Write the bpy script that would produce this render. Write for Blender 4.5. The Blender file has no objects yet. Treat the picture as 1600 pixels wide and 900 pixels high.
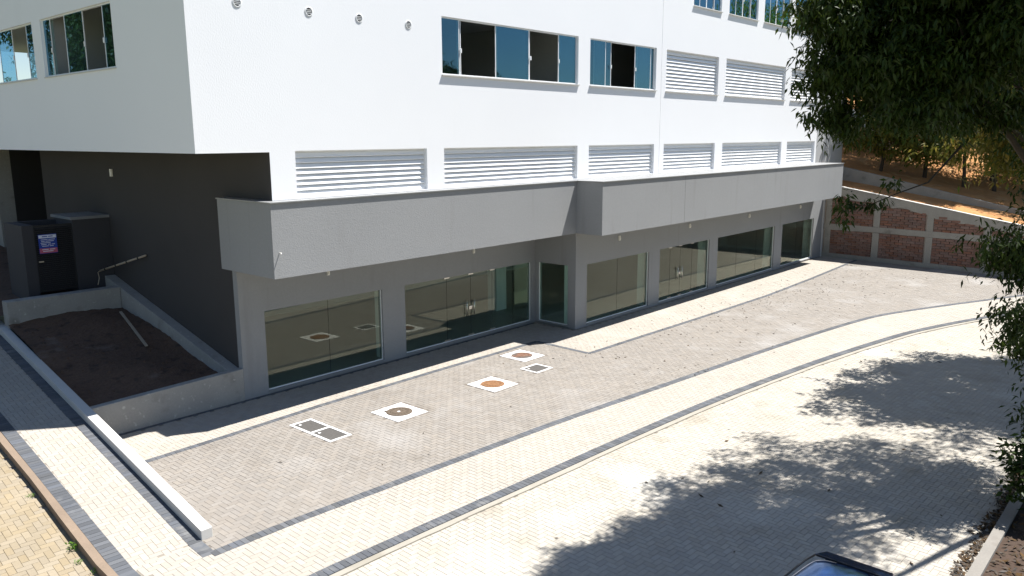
import bpy, math, random
import numpy as np
from mathutils import Matrix, Vector
random.seed(7); RNG = np.random.default_rng(11)
S = bpy.context.scene
COL = S.collection
# ------------------------------------------------------------------ camera
CP = np.array([-21.2566, -16.0011, 6.5]); F = 1245.4
FW = np.array([0.73458312, 0.65232632, -0.18670301])
RT = np.array([0.66334387, -0.7483007, -0.00457963])
UP = np.array([0.14269741, 0.12048418, 0.98240573])
cam_d = bpy.data.cameras.new('camera'); cam = bpy.data.objects.new('camera', cam_d); COL.objects.link(cam)
cam_d.sensor_width = 36; cam_d.lens = F / 1600 * 36; cam_d.clip_start = 0.1; cam_d.clip_end = 3000
cam.matrix_world = Matrix(((RT[0], UP[0], -FW[0], CP[0]), (RT[1], UP[1], -FW[1], CP[1]), (RT[2], UP[2], -FW[2], CP[2]), (0, 0, 0, 1)))
S.camera = cam
# ------------------------------------------------------------------ sky, sun, exposure
SUNV = Vector((0.43, -0.232, 1.0)).normalized()
ELEV = math.asin(SUNV.z); AZ = math.atan2(SUNV.x, SUNV.y)
W = bpy.data.worlds.new('World'); S.world = W; W.use_nodes = True
nt = W.node_tree; bg = nt.nodes['Background']
sky = nt.nodes.new('ShaderNodeTexSky'); sky.sky_type = 'NISHITA'; sky.sun_disc = False
sky.sun_elevation = ELEV; sky.sun_rotation = AZ; sky.altitude = 400; sky.air_density = 1.0; sky.dust_density = 0.2
nt.links.new(sky.outputs[0], bg.inputs[0]); bg.inputs[1].default_value = 0.06
sl = bpy.data.lights.new('sun', 'SUN'); sl.energy = 5.0; sl.angle = math.radians(0.53); sl.color = (1, 0.97, 0.92)
so = bpy.data.objects.new('sun', sl); COL.objects.link(so); so.rotation_euler = SUNV.to_track_quat('Z', 'Y').to_euler()
S.view_settings.view_transform = 'Standard'; S.view_settings.look = 'None'
S.view_settings.exposure = 1.15; S.view_settings.gamma = 1.0; S.view_settings.use_curve_mapping = False
S.render.engine = 'CYCLES'
try:
    S.cycles.max_bounces = 8; S.cycles.transparent_max_bounces = 16
except Exception: pass

# ------------------------------------------------------------------ pixel helpers (photo pixel -> direction)
def ray(a, b): return FW * F + RT * (a - 800) + UP * (450 - b)
def G(a, b, z=0.0):
    d = ray(a, b); return CP + d * ((z - CP[2]) / d[2])
def onY(a, b, y):
    d = ray(a, b); return CP + d * ((y - CP[1]) / d[1])
def onX(a, b, x):
    d = ray(a, b); return CP + d * ((x - CP[0]) / d[0])
def alongray(a, b, t):
    d = ray(a, b); return CP + d / np.linalg.norm(d) * t
def pj(P):
    d = np.asarray(P, float) - CP; z = np.maximum(d @ FW, 0.05)
    return np.stack([800 + F * (d @ RT) / z, 450 - F * (d @ UP) / z, d @ FW], -1)

# ------------------------------------------------------------------ mesh helpers
ORG = {}
def tag(o, label=None, cat=None, group=None, kind=None):
    if label: o['label'] = label
    if cat: o['category'] = cat
    if group: o['group'] = group
    if kind: o['kind'] = kind
    return o
def empty(name, loc, label, cat, group=None):
    o = bpy.data.objects.new(name, None); COL.objects.link(o); o.location = loc; o.empty_display_size = 0.3
    ORG[o] = np.array(loc, float); return tag(o, label, cat, group)
def link(name, me, parent=None, loc=(0, 0, 0), rot=None):
    o = bpy.data.objects.new(name, me); COL.objects.link(o)
    loc = np.array(loc, float); ORG[o] = loc
    if parent is not None:
        o.parent = parent; o.location = loc - ORG[parent]
    else: o.location = loc
    if rot: o.rotation_euler = rot
    return o
class MB:
    def __init__(s): s.v = []; s.f = []; s.mi = []
    def add(s, vs, fs, m=0):
        n = len(s.v); s.v += [tuple(map(float, p)) for p in vs]; s.f += [tuple(i + n for i in f) for f in fs]; s.mi += [m] * len(fs); return s
    def box(s, a, b, m=0):
        x0, y0, z0 = a; x1, y1, z1 = b
        return s.add([(x0,y0,z0),(x1,y0,z0),(x1,y1,z0),(x0,y1,z0),(x0,y0,z1),(x1,y0,z1),(x1,y1,z1),(x0,y1,z1)],
                     [(0,3,2,1),(4,5,6,7),(0,1,5,4),(1,2,6,5),(2,3,7,6),(3,0,4,7)], m)
    def prism(s, poly, z0, z1, m=0):
        """poly: ccw list of xy (or xyz0/xyz1 through callables)"""
        n = len(poly)
        g0 = z0 if callable(z0) else (lambda x, y: z0); g1 = z1 if callable(z1) else (lambda x, y: z1)
        vs = [(x, y, g0(x, y)) for x, y in poly] + [(x, y, g1(x, y)) for x, y in poly]
        fs = [tuple(range(n - 1, -1, -1)), tuple(range(n, 2 * n))] + [(i, (i + 1) % n, n + (i + 1) % n, n + i) for i in range(n)]
        return s.add(vs, fs, m)
    def tube(s, pts, rad, seg=8, m=0, cap=True):
        pts = [np.array(p, float) for p in pts]
        if not hasattr(rad, '__len__'): rad = [rad] * len(pts)
        vs = []; fs = []
        for i, p in enumerate(pts):
            t = pts[min(i + 1, len(pts) - 1)] - pts[max(i - 1, 0)]; t = t / (np.linalg.norm(t) + 1e-9)
            a = np.cross(t, (0, 0, 1) if abs(t[2]) < 0.9 else (1, 0, 0)); a /= np.linalg.norm(a); b = np.cross(t, a)
            for k in range(seg):
                w = 2 * math.pi * k / seg; vs.append(p + rad[i] * (a * math.cos(w) + b * math.sin(w)))
        for i in range(len(pts) - 1):
            for k in range(seg):
                k2 = (k + 1) % seg; fs.append((i*seg+k, i*seg+k2, (i+1)*seg+k2, (i+1)*seg+k))
        if cap: fs += [tuple(range(seg - 1, -1, -1)), tuple(range((len(pts)-1)*seg, len(pts)*seg))]
        return s.add(vs, fs, m)
    def lathe(s, prof, c=(0, 0, 0), seg=28, m=0):
        vs = []; fs = []
        for r, z in prof:
            for k in range(seg):
                w = 2 * math.pi * k / seg; vs.append((c[0] + r * math.cos(w), c[1] + r * math.sin(w), c[2] + z))
        n = len(prof)
        for i in range(n - 1):
            for k in range(seg):
                k2 = (k + 1) % seg; fs.append((i*seg+k, i*seg+k2, (i+1)*seg+k2, (i+1)*seg+k))
        fs.append(tuple(range((n-1)*seg, n*seg)))
        return s.add(vs, fs, m)
    def mesh(s, name, mats, org=(0, 0, 0), smooth=False):
        me = bpy.data.meshes.new(name)
        me.from_pydata([(p[0]-org[0], p[1]-org[1], p[2]-org[2]) for p in s.v], [], s.f)
        for m in (mats if isinstance(mats, (list, tuple)) else [mats]): me.materials.append(m)
        me.polygons.foreach_set('material_index', s.mi)
        if smooth: me.polygons.foreach_set('use_smooth', [True] * len(s.f))
        me.update(); return me
    def build(s, name, mats, parent=None, smooth=False, bevel=0.0):
        a = np.array(s.v); org = ((a[:,0].min()+a[:,0].max())/2, (a[:,1].min()+a[:,1].max())/2, a[:,2].min())
        o = link(name, s.mesh(name, mats, org, smooth), parent, org)
        if bevel:
            md = o.modifiers.new('edge', 'BEVEL'); md.width = bevel; md.segments = 2; md.limit_method = 'ANGLE'
        return o
def wall_slab(mb, axis, u0, u1, z0, z1, d0, d1, holes, m=0):
    """slab with rectangular openings. axis 'x': u = x, depth = y ; axis 'y': u = y, depth = x."""
    us = sorted({u0, u1, *[h[0] for h in holes], *[h[1] for h in holes]}); zs = sorted({z0, z1, *[h[2] for h in holes], *[h[3] for h in holes]})
    us = [u for u in us if u0 <= u <= u1]; zs = [z for z in zs if z0 <= z <= z1]
    solid = lambda i, j: 0 <= i < len(us)-1 and 0 <= j < len(zs)-1 and not any(h[0] < (us[i]+us[i+1])/2 < h[1] and h[2] < (zs[j]+zs[j+1])/2 < h[3] for h in holes)
    P = (lambda u, d, z: (u, d, z)) if axis == 'x' else (lambda u, d, z: (d, u, z))
    for i in range(len(us)-1):
        for j in range(len(zs)-1):
            if not solid(i, j): continue
            a, b, c, e = us[i], us[i+1], zs[j], zs[j+1]
            mb.add([P(a,d0,c),P(b,d0,c),P(b,d0,e),P(a,d0,e)], [(0,1,2,3)], m)
            mb.add([P(a,d1,c),P(b,d1,c),P(b,d1,e),P(a,d1,e)], [(3,2,1,0)], m)
            for (ii, jj, q) in ((i-1,j,[(a,c),(a,e)]), (i+1,j,[(b,c),(b,e)]), (i,j-1,[(a,c),(b,c)]), (i,j+1,[(a,e),(b,e)])):
                if not solid(ii, jj):
                    (p, r), (p2, r2) = q; mb.add([P(p,d0,r),P(p2,d0,r2),P(p2,d1,r2),P(p,d1,r)], [(0,1,2,3)], m)
    return mb

# ------------------------------------------------------------------ materials
def mat(name, col, rough=0.7, metal=0.0, spec=0.4, noise=None, bump=None, stains=None, rnd=0.0, fine=None):
    """noise=(scale, amount) large tone variation; bump=(scale, strength, dist); stains=(scale, colour, lo, hi); rnd = per piece variation"""
    m = bpy.data.materials.new(name); m.use_nodes = True; N = m.node_tree.nodes; L = m.node_tree.links
    b = N['Principled BSDF']; b.inputs['Roughness'].default_value = rough; b.inputs['Metallic'].default_value = metal
    b.inputs['Specular IOR Level'].default_value = spec
    tc = N.new('ShaderNodeNewGeometry'); pos = tc.outputs['Position']
    c = N.new('ShaderNodeRGB'); c.outputs[0].default_value = (*col, 1); cur = c.outputs[0]
    def mulval(cur, val, amt):
        mx = N.new('ShaderNodeMix'); mx.data_type = 'RGBA'; mx.blend_type = 'MULTIPLY'; mx.inputs[0].default_value = 1
        mr = N.new('ShaderNodeMapRange'); mr.inputs[1].default_value = 0; mr.inputs[2].default_value = 1
        mr.inputs[3].default_value = 1 - amt; mr.inputs[4].default_value = 1 + amt; L.new(val, mr.inputs[0])
        cb = N.new('ShaderNodeCombineColor')
        for k in range(3): L.new(mr.outputs[0], cb.inputs[k])
        L.new(cur, mx.inputs[6]); L.new(cb.outputs[0], mx.inputs[7]); return mx.outputs[2]
    def noi(scale, det=4, stretch=None):
        n = N.new('ShaderNodeTexNoise'); n.inputs['Scale'].default_value = scale; n.inputs['Detail'].default_value = det
        if stretch:
            vm = N.new('ShaderNodeVectorMath'); vm.operation = 'MULTIPLY'; vm.inputs[1].default_value = stretch; L.new(pos, vm.inputs[0]); L.new(vm.outputs[0], n.inputs['Vector'])
        else: L.new(pos, n.inputs['Vector'])
        return n.outputs['Fac']
    if rnd:
        at = N.new('ShaderNodeAttribute'); at.attribute_name = 'rnd'
        oi = N.new('ShaderNodeObjectInfo'); ad = N.new('ShaderNodeMath'); ad.operation = 'ADD'; L.new(at.outputs['Fac'], ad.inputs[0]); L.new(oi.outputs['Random'], ad.inputs[1])
        fr = N.new('ShaderNodeMath'); fr.operation = 'FRACT'; L.new(ad.outputs[0], fr.inputs[0])
        cur = mulval(cur, fr.outputs[0], rnd)
        hs = N.new('ShaderNodeHueSaturation'); m2 = N.new('ShaderNodeMath'); m2.operation = 'MULTIPLY'; m2.inputs[1].default_value = 7.31; L.new(fr.outputs[0], m2.inputs[0])
        f2 = N.new('ShaderNodeMath'); f2.operation = 'FRACT'; L.new(m2.outputs[0], f2.inputs[0])
        mr = N.new('ShaderNodeMapRange'); mr.inputs[3].default_value = 1 - rnd * 1.6; mr.inputs[4].default_value = 1 + rnd * 1.6; L.new(f2.outputs[0], mr.inputs[0])
        L.new(mr.outputs[0], hs.inputs['Saturation']); L.new(cur, hs.inputs['Color']); cur = hs.outputs[0]
    if noise:
        sc = noise[2] if len(noise) > 2 else None
        cur = mulval(cur, noi(noise[0], 5, sc), noise[1])
    if fine: cur = mulval(cur, noi(fine[0], 2), fine[1])
    if stains:
        for st in (stains if isinstance(stains, list) else [stains]):
            n = noi(st[0], 5, st[4] if len(st) > 4 else None); mr = N.new('ShaderNodeMapRange'); mr.inputs[1].default_value = st[2]; mr.inputs[2].default_value = st[3]; L.new(n, mr.inputs[0])
            mx = N.new('ShaderNodeMix'); mx.data_type = 'RGBA'; L.new(mr.outputs[0], mx.inputs[0]); L.new(cur, mx.inputs[6]); mx.inputs[7].default_value = (*st[1], 1); cur = mx.outputs[2]
    L.new(cur, b.inputs['Base Color'])
    if bump:
        bn = N.new('ShaderNodeBump'); bn.inputs['Strength'].default_value = bump[1]; bn.inputs['Distance'].default_value = bump[2]
        L.new(noi(bump[0], 3, bump[3] if len(bump) > 3 else None), bn.inputs['Height']); L.new(bn.outputs[0], b.inputs['Normal'])
    return m
def glass_mat(name, tint, ior=1.5, boost=1.0, refl=(1, 1, 1)):
    m = bpy.data.materials.new(name); m.use_nodes = True; N = m.node_tree.nodes; L = m.node_tree.links
    N.remove(N['Principled BSDF']); out = N['Material Output']
    tr = N.new('ShaderNodeBsdfTransparent'); tr.inputs[0].default_value = (*tint, 1)
    gl = N.new('ShaderNodeBsdfGlossy'); gl.inputs['Roughness'].default_value = 0.0; gl.inputs[0].default_value = (*refl, 1)
    ge = N.new('ShaderNodeNewGeometry'); dt = N.new('ShaderNodeVectorMath'); dt.operation = 'DOT_PRODUCT'; L.new(ge.outputs['Normal'], dt.inputs[0]); L.new(ge.outputs['Incoming'], dt.inputs[1])
    def mth(op, a, b=None, clamp=False):
        n = N.new('ShaderNodeMath'); n.operation = op; n.use_clamp = clamp
        for k, q in enumerate((a, b)):
            if q is None: continue
            if isinstance(q, (int, float)): n.inputs[k].default_value = q
            else: L.new(q, n.inputs[k])
        return n.outputs[0]
    r0 = ((ior-1)/(ior+1))**2
    f = mth('ADD', mth('MULTIPLY', mth('POWER', mth('SUBTRACT', 1.0, mth('ABSOLUTE', dt.outputs['Value']), True), 5.0), 1-r0), r0)
    mu = N.new('ShaderNodeMath'); mu.operation = 'MULTIPLY'; mu.inputs[1].default_value = boost; mu.use_clamp = True; L.new(f, mu.inputs[0])
    mx = N.new('ShaderNodeMixShader'); L.new(mu.outputs[0], mx.inputs[0]); L.new(tr.outputs[0], mx.inputs[1]); L.new(gl.outputs[0], mx.inputs[2]); L.new(mx.outputs[0], out.inputs[0]); return m
def leaf_mat(name, col, col2, trans=0.35):
    m = bpy.data.materials.new(name); m.use_nodes = True; N = m.node_tree.nodes; L = m.node_tree.links
    b = N['Principled BSDF']; b.inputs['Roughness'].default_value = 0.5; b.inputs['Specular IOR Level'].default_value = 0.25
    at = N.new('ShaderNodeAttribute'); at.attribute_name = 'rnd'
    mx = N.new('ShaderNodeMix'); mx.data_type = 'RGBA'; L.new(at.outputs['Fac'], mx.inputs[0]); mx.inputs[6].default_value = (*col, 1); mx.inputs[7].default_value = (*col2, 1)
    L.new(mx.outputs[2], b.inputs['Base Color'])
    tl = N.new('ShaderNodeBsdfTranslucent'); hs = N.new('ShaderNodeHueSaturation'); hs.inputs['Value'].default_value = 1.5; hs.inputs['Hue'].default_value = 0.48; L.new(mx.outputs[2], hs.inputs['Color']); L.new(hs.outputs[0], tl.inputs[0])
    ms = N.new('ShaderNodeMixShader'); ms.inputs[0].default_value = trans; L.new(b.outputs[0], ms.inputs[1]); L.new(tl.outputs[0], ms.inputs[2]); L.new(ms.outputs[0], N['Material Output'].inputs[0]); return m

M = dict(
    white=mat('white_texture_paint', (.79, .80, .82), .85, noise=(.35, .03), bump=(42, .35, .007, (1, 1, .5)), spec=.2, stains=(.5, (.72, .73, .75), .66, .9, (1, 1, .25))),
    grey=mat('grey_texture_paint', (.275, .28, .285), .85, noise=(.5, .06), fine=(16, .05), bump=(36, .5, .010), stains=(1.1, (.235, .235, .235), .58, .85, (2.5, 2.5, .3)), spec=.2),
    dark=mat('charcoal_paint', (.058, .055, .055), .85, noise=(.6, .14), bump=(40, .4, .005), spec=.2),
    tower=mat('shade_grey_render', (.40, .41, .42), .9, noise=(.7, .12), stains=(1.2, (.52, .52, .51), .58, .8, (3, 1, .15))),  # wall's shade is in the grey; pale vertical streaks imitate sunlight
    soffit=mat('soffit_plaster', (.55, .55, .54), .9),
    interior=mat('interior_plaster', (.42, .42, .41), .9, noise=(.5, .08)),
    intcol=mat('interior_white_paint', (.78, .80, .78), .8),
    intfloor=mat('interior_tile', (.34, .33, .31), .35, noise=(1, .06)),
    alu=mat('white_aluminium', (.76, .77, .78), .35, spec=.5),
    slat=mat('white_slat_enamel', (.82, .825, .835), .4, spec=.5, noise=(2, .03)),
    stone=mat('pale_sill_stone', (.55, .54, .52), .5, noise=(6, .08)),
    cap=mat('grey_metal_flashing', (.30, .305, .31), .45, metal=.3),
    black=mat('black_gap', (.02, .02, .02), .9),
    steel=mat('brushed_steel', (.62, .60, .56), .28, metal=1),
    pvc=mat('white_pvc', (.75, .73, .67), .5),
    glass=glass_mat('clear_shop_glass', (.84, .93, .89), 1.52, 1.1, (1, .96, .86)),
    wglass=glass_mat('window_glass', (.55, .68, .70), 1.6, 1.9, (.40, .74, 1.0)),
    concrete=mat('raw_concrete', (.30, .29, .27), .9, noise=(1.6, .16), fine=(26, .10), bump=(30, .35, .006), stains=[(2.2, (.16, .145, .13), .58, .85), (9, (.52, .50, .46), .62, .8)]),
    kerbc=mat('pale_kerb_concrete', (.50, .49, .47), .85, noise=(3, .08), fine=(60, .06), bump=(60, .2, .004)),
    farkerb=mat('shade_grey_kerb', (.21, .195, .175), .9, noise=(2, .2), fine=(30, .12), stains=(1.5, (.11, .09, .07), .55, .8)),  # kerb colour darkened to carry the dappled tree shade
    flushk=mat('worn_flush_kerb', (.29, .268, .228), .88, noise=(2.2, .12), fine=(40, .1), stains=(1.6, (.24, .22, .18), .5, .7)),
    oldkerb=mat('brown_old_kerb', (.20, .15, .11), .9, noise=(2.5, .2), fine=(30, .12), bump=(25, .5, .01)),
    slab=mat('white_painted_slab', (.60, .59, .58), .8, noise=(4, .04), stains=(5, (.6, .58, .54), .68, .85)),
    iron=mat('dusty_iron', (.11, .085, .063), .75, metal=.2, noise=(8, .2), fine=(60, .15), bump=(80, .3, .004)),
    rust=mat('orange_rust', (.20, .10, .045), .85, noise=(9, .2), fine=(70, .15), bump=(80, .3, .004)),
    rustmix=mat('patchy_rust', (.10, .085, .075), .8, noise=(9, .2), stains=(3.2, (.16, .085, .055), .44, .56), bump=(80, .3, .004)),
    grate=mat('grey_grate', (.075, .07, .065), .75, noise=(14, .25), bump=(70, .4, .005)),
    cream=mat('cream_paver', (.332, .302, .262), .88, rnd=.06, noise=(.45, .08), fine=(55, .10), bump=(90, .3, .003), stains=(.33, (.38, .355, .31), .58, .76)),
    sand=mat('greige_paver', (.222, .201, .178), .88, rnd=.075, noise=(.6, .10), fine=(55, .12), bump=(90, .3, .003), stains=[(.45, (.29, .275, .26), .54, .74), (1.3, (.175, .155, .133), .60, .78)]),
    street=mat('pale_street_paver', (.35, .322, .278), .88, rnd=.07, noise=(.4, .09), fine=(50, .12), bump=(70, .35, .004), stains=[(.30, (.44, .42, .38), .60, .72), (.9, (.265, .235, .185), .56, .78)]),
    yellow=mat('ochre_street_paver', (.262, .215, .148), .9, rnd=.08, noise=(.7, .14), fine=(40, .14), bump=(60, .4, .005), stains=(1.4, (.22, .17, .10), .58, .8)),
    gband=mat('slate_grey_paver', (.085, .09, .10), .85, rnd=.22, noise=(1.2, .1), fine=(60, .12), bump=(80, .3, .003), stains=(2.2, (.17, .17, .17), .60, .78)),
    joint=mat('joint_sand', (.22, .195, .162), .95, noise=(8, .2)),
    jointf=mat('joint_sand_forecourt', (.15, .13, .11), .95, noise=(8, .2)),
    jointg=mat('joint_sand_street', (.24, .215, .18), .95, noise=(5, .2)),
    soil=mat('dark_soil', (.10, .06, .04), .95, noise=(1.1, .35), fine=(14, .3), bump=(9, .9, .05), stains=[(.8, (.20, .165, .14), .60, .78), (3.5, (.05, .03, .022), .55, .7)]),
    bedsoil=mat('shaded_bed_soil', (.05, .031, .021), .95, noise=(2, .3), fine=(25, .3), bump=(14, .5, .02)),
    redsoil=mat('red_earth', (.36, .17, .06), .95, noise=(.8, .25), fine=(10, .25), bump=(6, .9, .06), stains=[(1.3, (.42, .27, .13), .55, .75), (2.3, (.12, .10, .04), .66, .78)]),
    grass=mat('dry_grass_ground', (.11, .12, .045), .95, noise=(.3, .35), fine=(5, .3), bump=(5, .9, .08)),
    brick=mat('red_clay_block', (.205, .118, .092), .9, rnd=.15, noise=(2.5, .18), fine=(40, .2), bump=(40, .5, .006)),
    mortar=mat('grey_mortar', (.40, .34, .29), .95, noise=(4, .2), bump=(30, .5, .01)),
    beam=mat('cast_concrete', (.30, .285, .255), .92, noise=(1.8, .22), fine=(22, .16), bump=(22, .6, .012), stains=[(1.6, (.13, .12, .105), .60, .82)]),
    bark=mat('bark', (.05, .038, .028), .95, noise=(7, .3), bump=(24, .9, .02)),
    wood=mat('weathered_wood', (.36, .30, .23), .8, noise=(6, .2)),
    kiosk=mat('kiosk_dark_paint', (.046, .045, .05), .85, noise=(.8, .15), bump=(35, .3, .005)),
    kiosktop=mat('kiosk_slab', (.2, .205, .21), .9, noise=(1.5, .15)),
    door=mat('black_louvre_enamel', (.018, .018, .02), .45),
    signblue=mat('sign_blue', (.015, .05, .32), .45), signwhite=mat('sign_white', (.7, .72, .8), .45), signpink=mat('sign_pink_red', (.50, .10, .16), .45),
    carpaint=mat('sky_tinted_car_paint', (.08, .17, .38), .12, metal=.85, spec=.6),  # dark paint with its blue raised to imitate the reflected sky
    carblack=mat('black_trim', (.012, .012, .012), .5), tyre=mat('tyre_rubber', (.02, .02, .02), .85), chrome=mat('alloy', (.5, .5, .52), .25, metal=1),
    lampred=mat('red_lens', (.3, .01, .01), .2), lampclear=mat('clear_lens', (.6, .6, .62), .1),
    dryleaf=mat('dry_leaf', (.055, .034, .017), .8, rnd=.4), darkstone=mat('dark_field_stone', (.085, .065, .055), .9, rnd=.35, fine=(15, .2), bump=(12, .6, .03)),
    roof=mat('grey_roof_sheet', (.45, .43, .40), .6, noise=(2, .1)),
    leafA=leaf_mat('mango_leaf', (.012, .027, .004), (.042, .070, .008), .25), leafB=leaf_mat('hill_leaf', (.075, .15, .022), (.22, .26, .04), .5), leafC=leaf_mat('bronze_leaf', (.06, .10, .016), (.16, .15, .027), .45),
    leafD=leaf_mat('flushing_leaf', (.03, .075, .010), (.21, .165, .03), .45),
    weed=leaf_mat('weed_leaf', (.07, .16, .02), (.12, .24, .03), .4),
)
carglass = M['carglass'] = mat('dark_car_glass', (.01, .012, .015), .03, spec=.9)

# ------------------------------------------------------------------ ground levels
SK = 0.108
def zside(x, y): return SK * max(0.0, y + 4.2)
def zsideA(y): return SK * np.maximum(0.0, y + 4.2)

# ------------------------------------------------------------------ pavers
PU = 0.104
_pm = {}
def paver_mesh(lx, ly, m, key):
    if (key, lx, ly) not in _pm:
        b = MB(); x, y, i = lx/2, ly/2, .0025
        b.add([(-x,-y,-.03),(x,-y,-.03),(x,y,-.03),(-x,y,-.03),(-x,-y,-.0025),(x,-y,-.0025),(x,y,-.0025),(-x,y,-.0025),(-x+i,-y+i,0),(x-i,-y+i,0),(x-i,y-i,0),(-x+i,y-i,0)],
              [(8,9,10,11),(4,5,9,8),(5,6,10,9),(6,7,11,10),(7,4,8,11),(0,1,5,4),(1,2,6,5),(2,3,7,6),(3,0,4,7)])
        _pm[(key, lx, ly)] = b.mesh('paver', m)
    return _pm[(key, lx, ly)]
def inside(poly, x, y):
    r = np.zeros(x.shape, bool); n = len(poly)
    for i in range(n):
        (x1, y1), (x2, y2) = poly[i], poly[(i+1) % n]
        if y1 == y2: continue
        c = ((y1 > y) != (y2 > y)) & (x < (x2-x1) * (y-y1) / (y2-y1) + x1); r ^= c
    return r
def lay(parent, name, mname, cx, cy, cz, ang, lx, ly, tilt=0.0, nmax=300):
    """the largest-in-view pavers become single objects, the rest one part"""
    m = M[mname]; N = len(cx)
    ang = np.broadcast_to(ang, (N,)); lx = np.broadcast_to(lx, (N,)); ly = np.broadcast_to(ly, (N,)); tilt = np.broadcast_to(tilt, (N,))
    p = pj(np.stack([cx, cy, cz], 1)); vis = (p[:,0] > -5) & (p[:,0] < 1605) & (p[:,1] > -5) & (p[:,1] < 905) & (p[:,2] > 1)
    d = np.where(vis, np.linalg.norm(np.stack([cx, cy, cz], 1) - CP, axis=1), 1e9)
    order = np.argsort(d); single = order[:min(nmax, int(vis.sum()))]
    for i in single:
        link(name, paver_mesh(round(float(lx[i]), 3), round(float(ly[i]), 3), m, mname), parent, (cx[i], cy[i], cz[i] + random.uniform(-.0012, .0012)),
             (float(tilt[i]) + random.uniform(-.006, .006), random.uniform(-.006, .006), float(ang[i])))
    k = np.ones(N, bool); k[single] = False; k = np.where(k)[0]; n = len(k)
    if not n: return
    x, y, i = lx[k]/2, ly[k]/2, .0025
    lv = np.zeros((n, 8, 3)); sg = np.array([(-1,-1),(1,-1),(1,1),(-1,1)])
    for q in range(4):
        lv[:,q,0] = sg[q,0]*x; lv[:,q,1] = sg[q,1]*y; lv[:,q,2] = -.014
        lv[:,4+q,0] = sg[q,0]*(x-i); lv[:,4+q,1] = sg[q,1]*(y-i)
    tx = RNG.uniform(-.006, .006, n); ty = RNG.uniform(-.006, .006, n)
    lv[:,:,2] += lv[:,:,0]*ty[:,None] + lv[:,:,1]*(np.tan(tilt[k])+tx)[:,None] + RNG.uniform(-.0012, .0012, n)[:,None]
    c, s = np.cos(ang[k])[:,None], np.sin(ang[k])[:,None]
    v = np.stack([lv[:,:,0]*c - lv[:,:,1]*s + cx[k][:,None], lv[:,:,0]*s + lv[:,:,1]*c + cy[k][:,None], lv[:,:,2] + cz[k][:,None]], -1)
    fq = np.array([(4,5,6,7),(0,1,5,4),(1,2,6,5),(2,3,7,6),(3,0,4,7)])
    f = (fq[None] + 8*np.arange(n)[:,None,None]).reshape(-1)
    raw_mesh(name + '_field', v.reshape(-1, 3), f, 4, m, np.repeat(RNG.random(n), 5), parent)['kind'] = 'stuff'
def raw_mesh(name, v, f, nv, m, rnd=None, parent=None, smooth=False):
    org = np.array([(v[:,0].min()+v[:,0].max())/2, (v[:,1].min()+v[:,1].max())/2, v[:,2].min()])
    me = bpy.data.meshes.new(name); nf = len(f)//nv
    me.vertices.add(len(v)); me.vertices.foreach_set('co', (v-org).astype(np.float32).ravel())
    me.loops.add(len(f)); me.loops.foreach_set('vertex_index', f.astype(np.int32)); me.polygons.add(nf)
    me.polygons.foreach_set('loop_start', np.arange(nf, dtype=np.int32)*nv)
    me.polygons.foreach_set('use_smooth', np.zeros(nf, bool))
    me.update(calc_edges=True); me.materials.append(m)
    if rnd is not None:
        a = me.attributes.new('rnd', 'FLOAT', 'FACE'); a.data.foreach_set('value', rnd.astype(np.float32))
    me.validate()
    return link(name, me, parent, org)
def herring(parent, mname, poly, zf, holes=(), rot=0.0, tilt=0.0, nmax=300, u=PU, name='paver'):
    xs = [p[0] for p in poly]; ys = [p[1] for p in poly]
    cx0, cy0 = (min(xs)+max(xs))/2, (min(ys)+max(ys))/2; R = math.hypot(max(xs)-min(xs), max(ys)-min(ys))/2 + 1
    Rx = (max(xs)-min(xs))/2 + 1.5 if abs(rot) < .12 else R; Ry = (max(ys)-min(ys))/2 + 1.5 + abs(rot)*Rx if abs(rot) < .12 else R
    a, b = np.meshgrid(np.arange(-int(Rx/u), int(Rx/u)), np.arange(-int(Ry/u), int(Ry/u)))
    h = (a-b) % 4 == 0; w = (a-b) % 4 == 3
    lx = np.concatenate([(a[h]+1)*u, (a[w]+.5)*u]); ly = np.concatenate([(b[h]+.5)*u, (b[w]+1)*u]); ang = np.concatenate([np.zeros(h.sum()), np.full(w.sum(), math.pi/2)])
    c, s = math.cos(rot), math.sin(rot); x = cx0 + lx*c - ly*s; y = cy0 + lx*s + ly*c
    k = inside(poly, x, y)
    for (x0, x1, y0, y1) in holes: k &= ~((x > x0-.03) & (x < x1+.03) & (y > y0-.03) & (y < y1+.03))
    # keep only what the photograph (and a step to the side of it) can see
    z = zf(x, y); p = pj(np.stack([x, y, z], 1)); k &= (p[:,2] > .5) & (p[:,0] > -500) & (p[:,0] < 2000) & (p[:,1] < 1250)
    x, y, z, ang = x[k], y[k], z[k], ang[k]
    n = len(x); g = .0036
    if tilt:   # sloping sheet: rotate long-axis boxes about z keeps tilt approximately along y
        horiz = ang < 1
        L1 = np.where(horiz, 2*u-g, u-g); L2 = np.where(horiz, u-g, 2*u-g)
        lay(parent, name, mname, x, y, z, rot, L1, L2, math.atan(tilt), nmax)
    else: lay(parent, name, mname, x, y, z, ang + rot, 2*u-g, u-g, 0.0, nmax)
def resample(pts, step):
    pts = np.array(pts, float); d = np.r_[0, np.cumsum(np.linalg.norm(np.diff(pts, axis=0), axis=1))]
    t = np.arange(step/2, d[-1], step); return np.stack([np.interp(t, d, pts[:,k]) for k in range(2)], 1)
def smoothline(pts, it=2):
    p = np.array(pts, float)
    for _ in range(it):
        q = [p[0]]
        for i in range(len(p)-1): q += [p[i]*.75+p[i+1]*.25, p[i]*.25+p[i+1]*.75]
        q.append(p[-1]); p = np.array(q)
    return p
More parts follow.
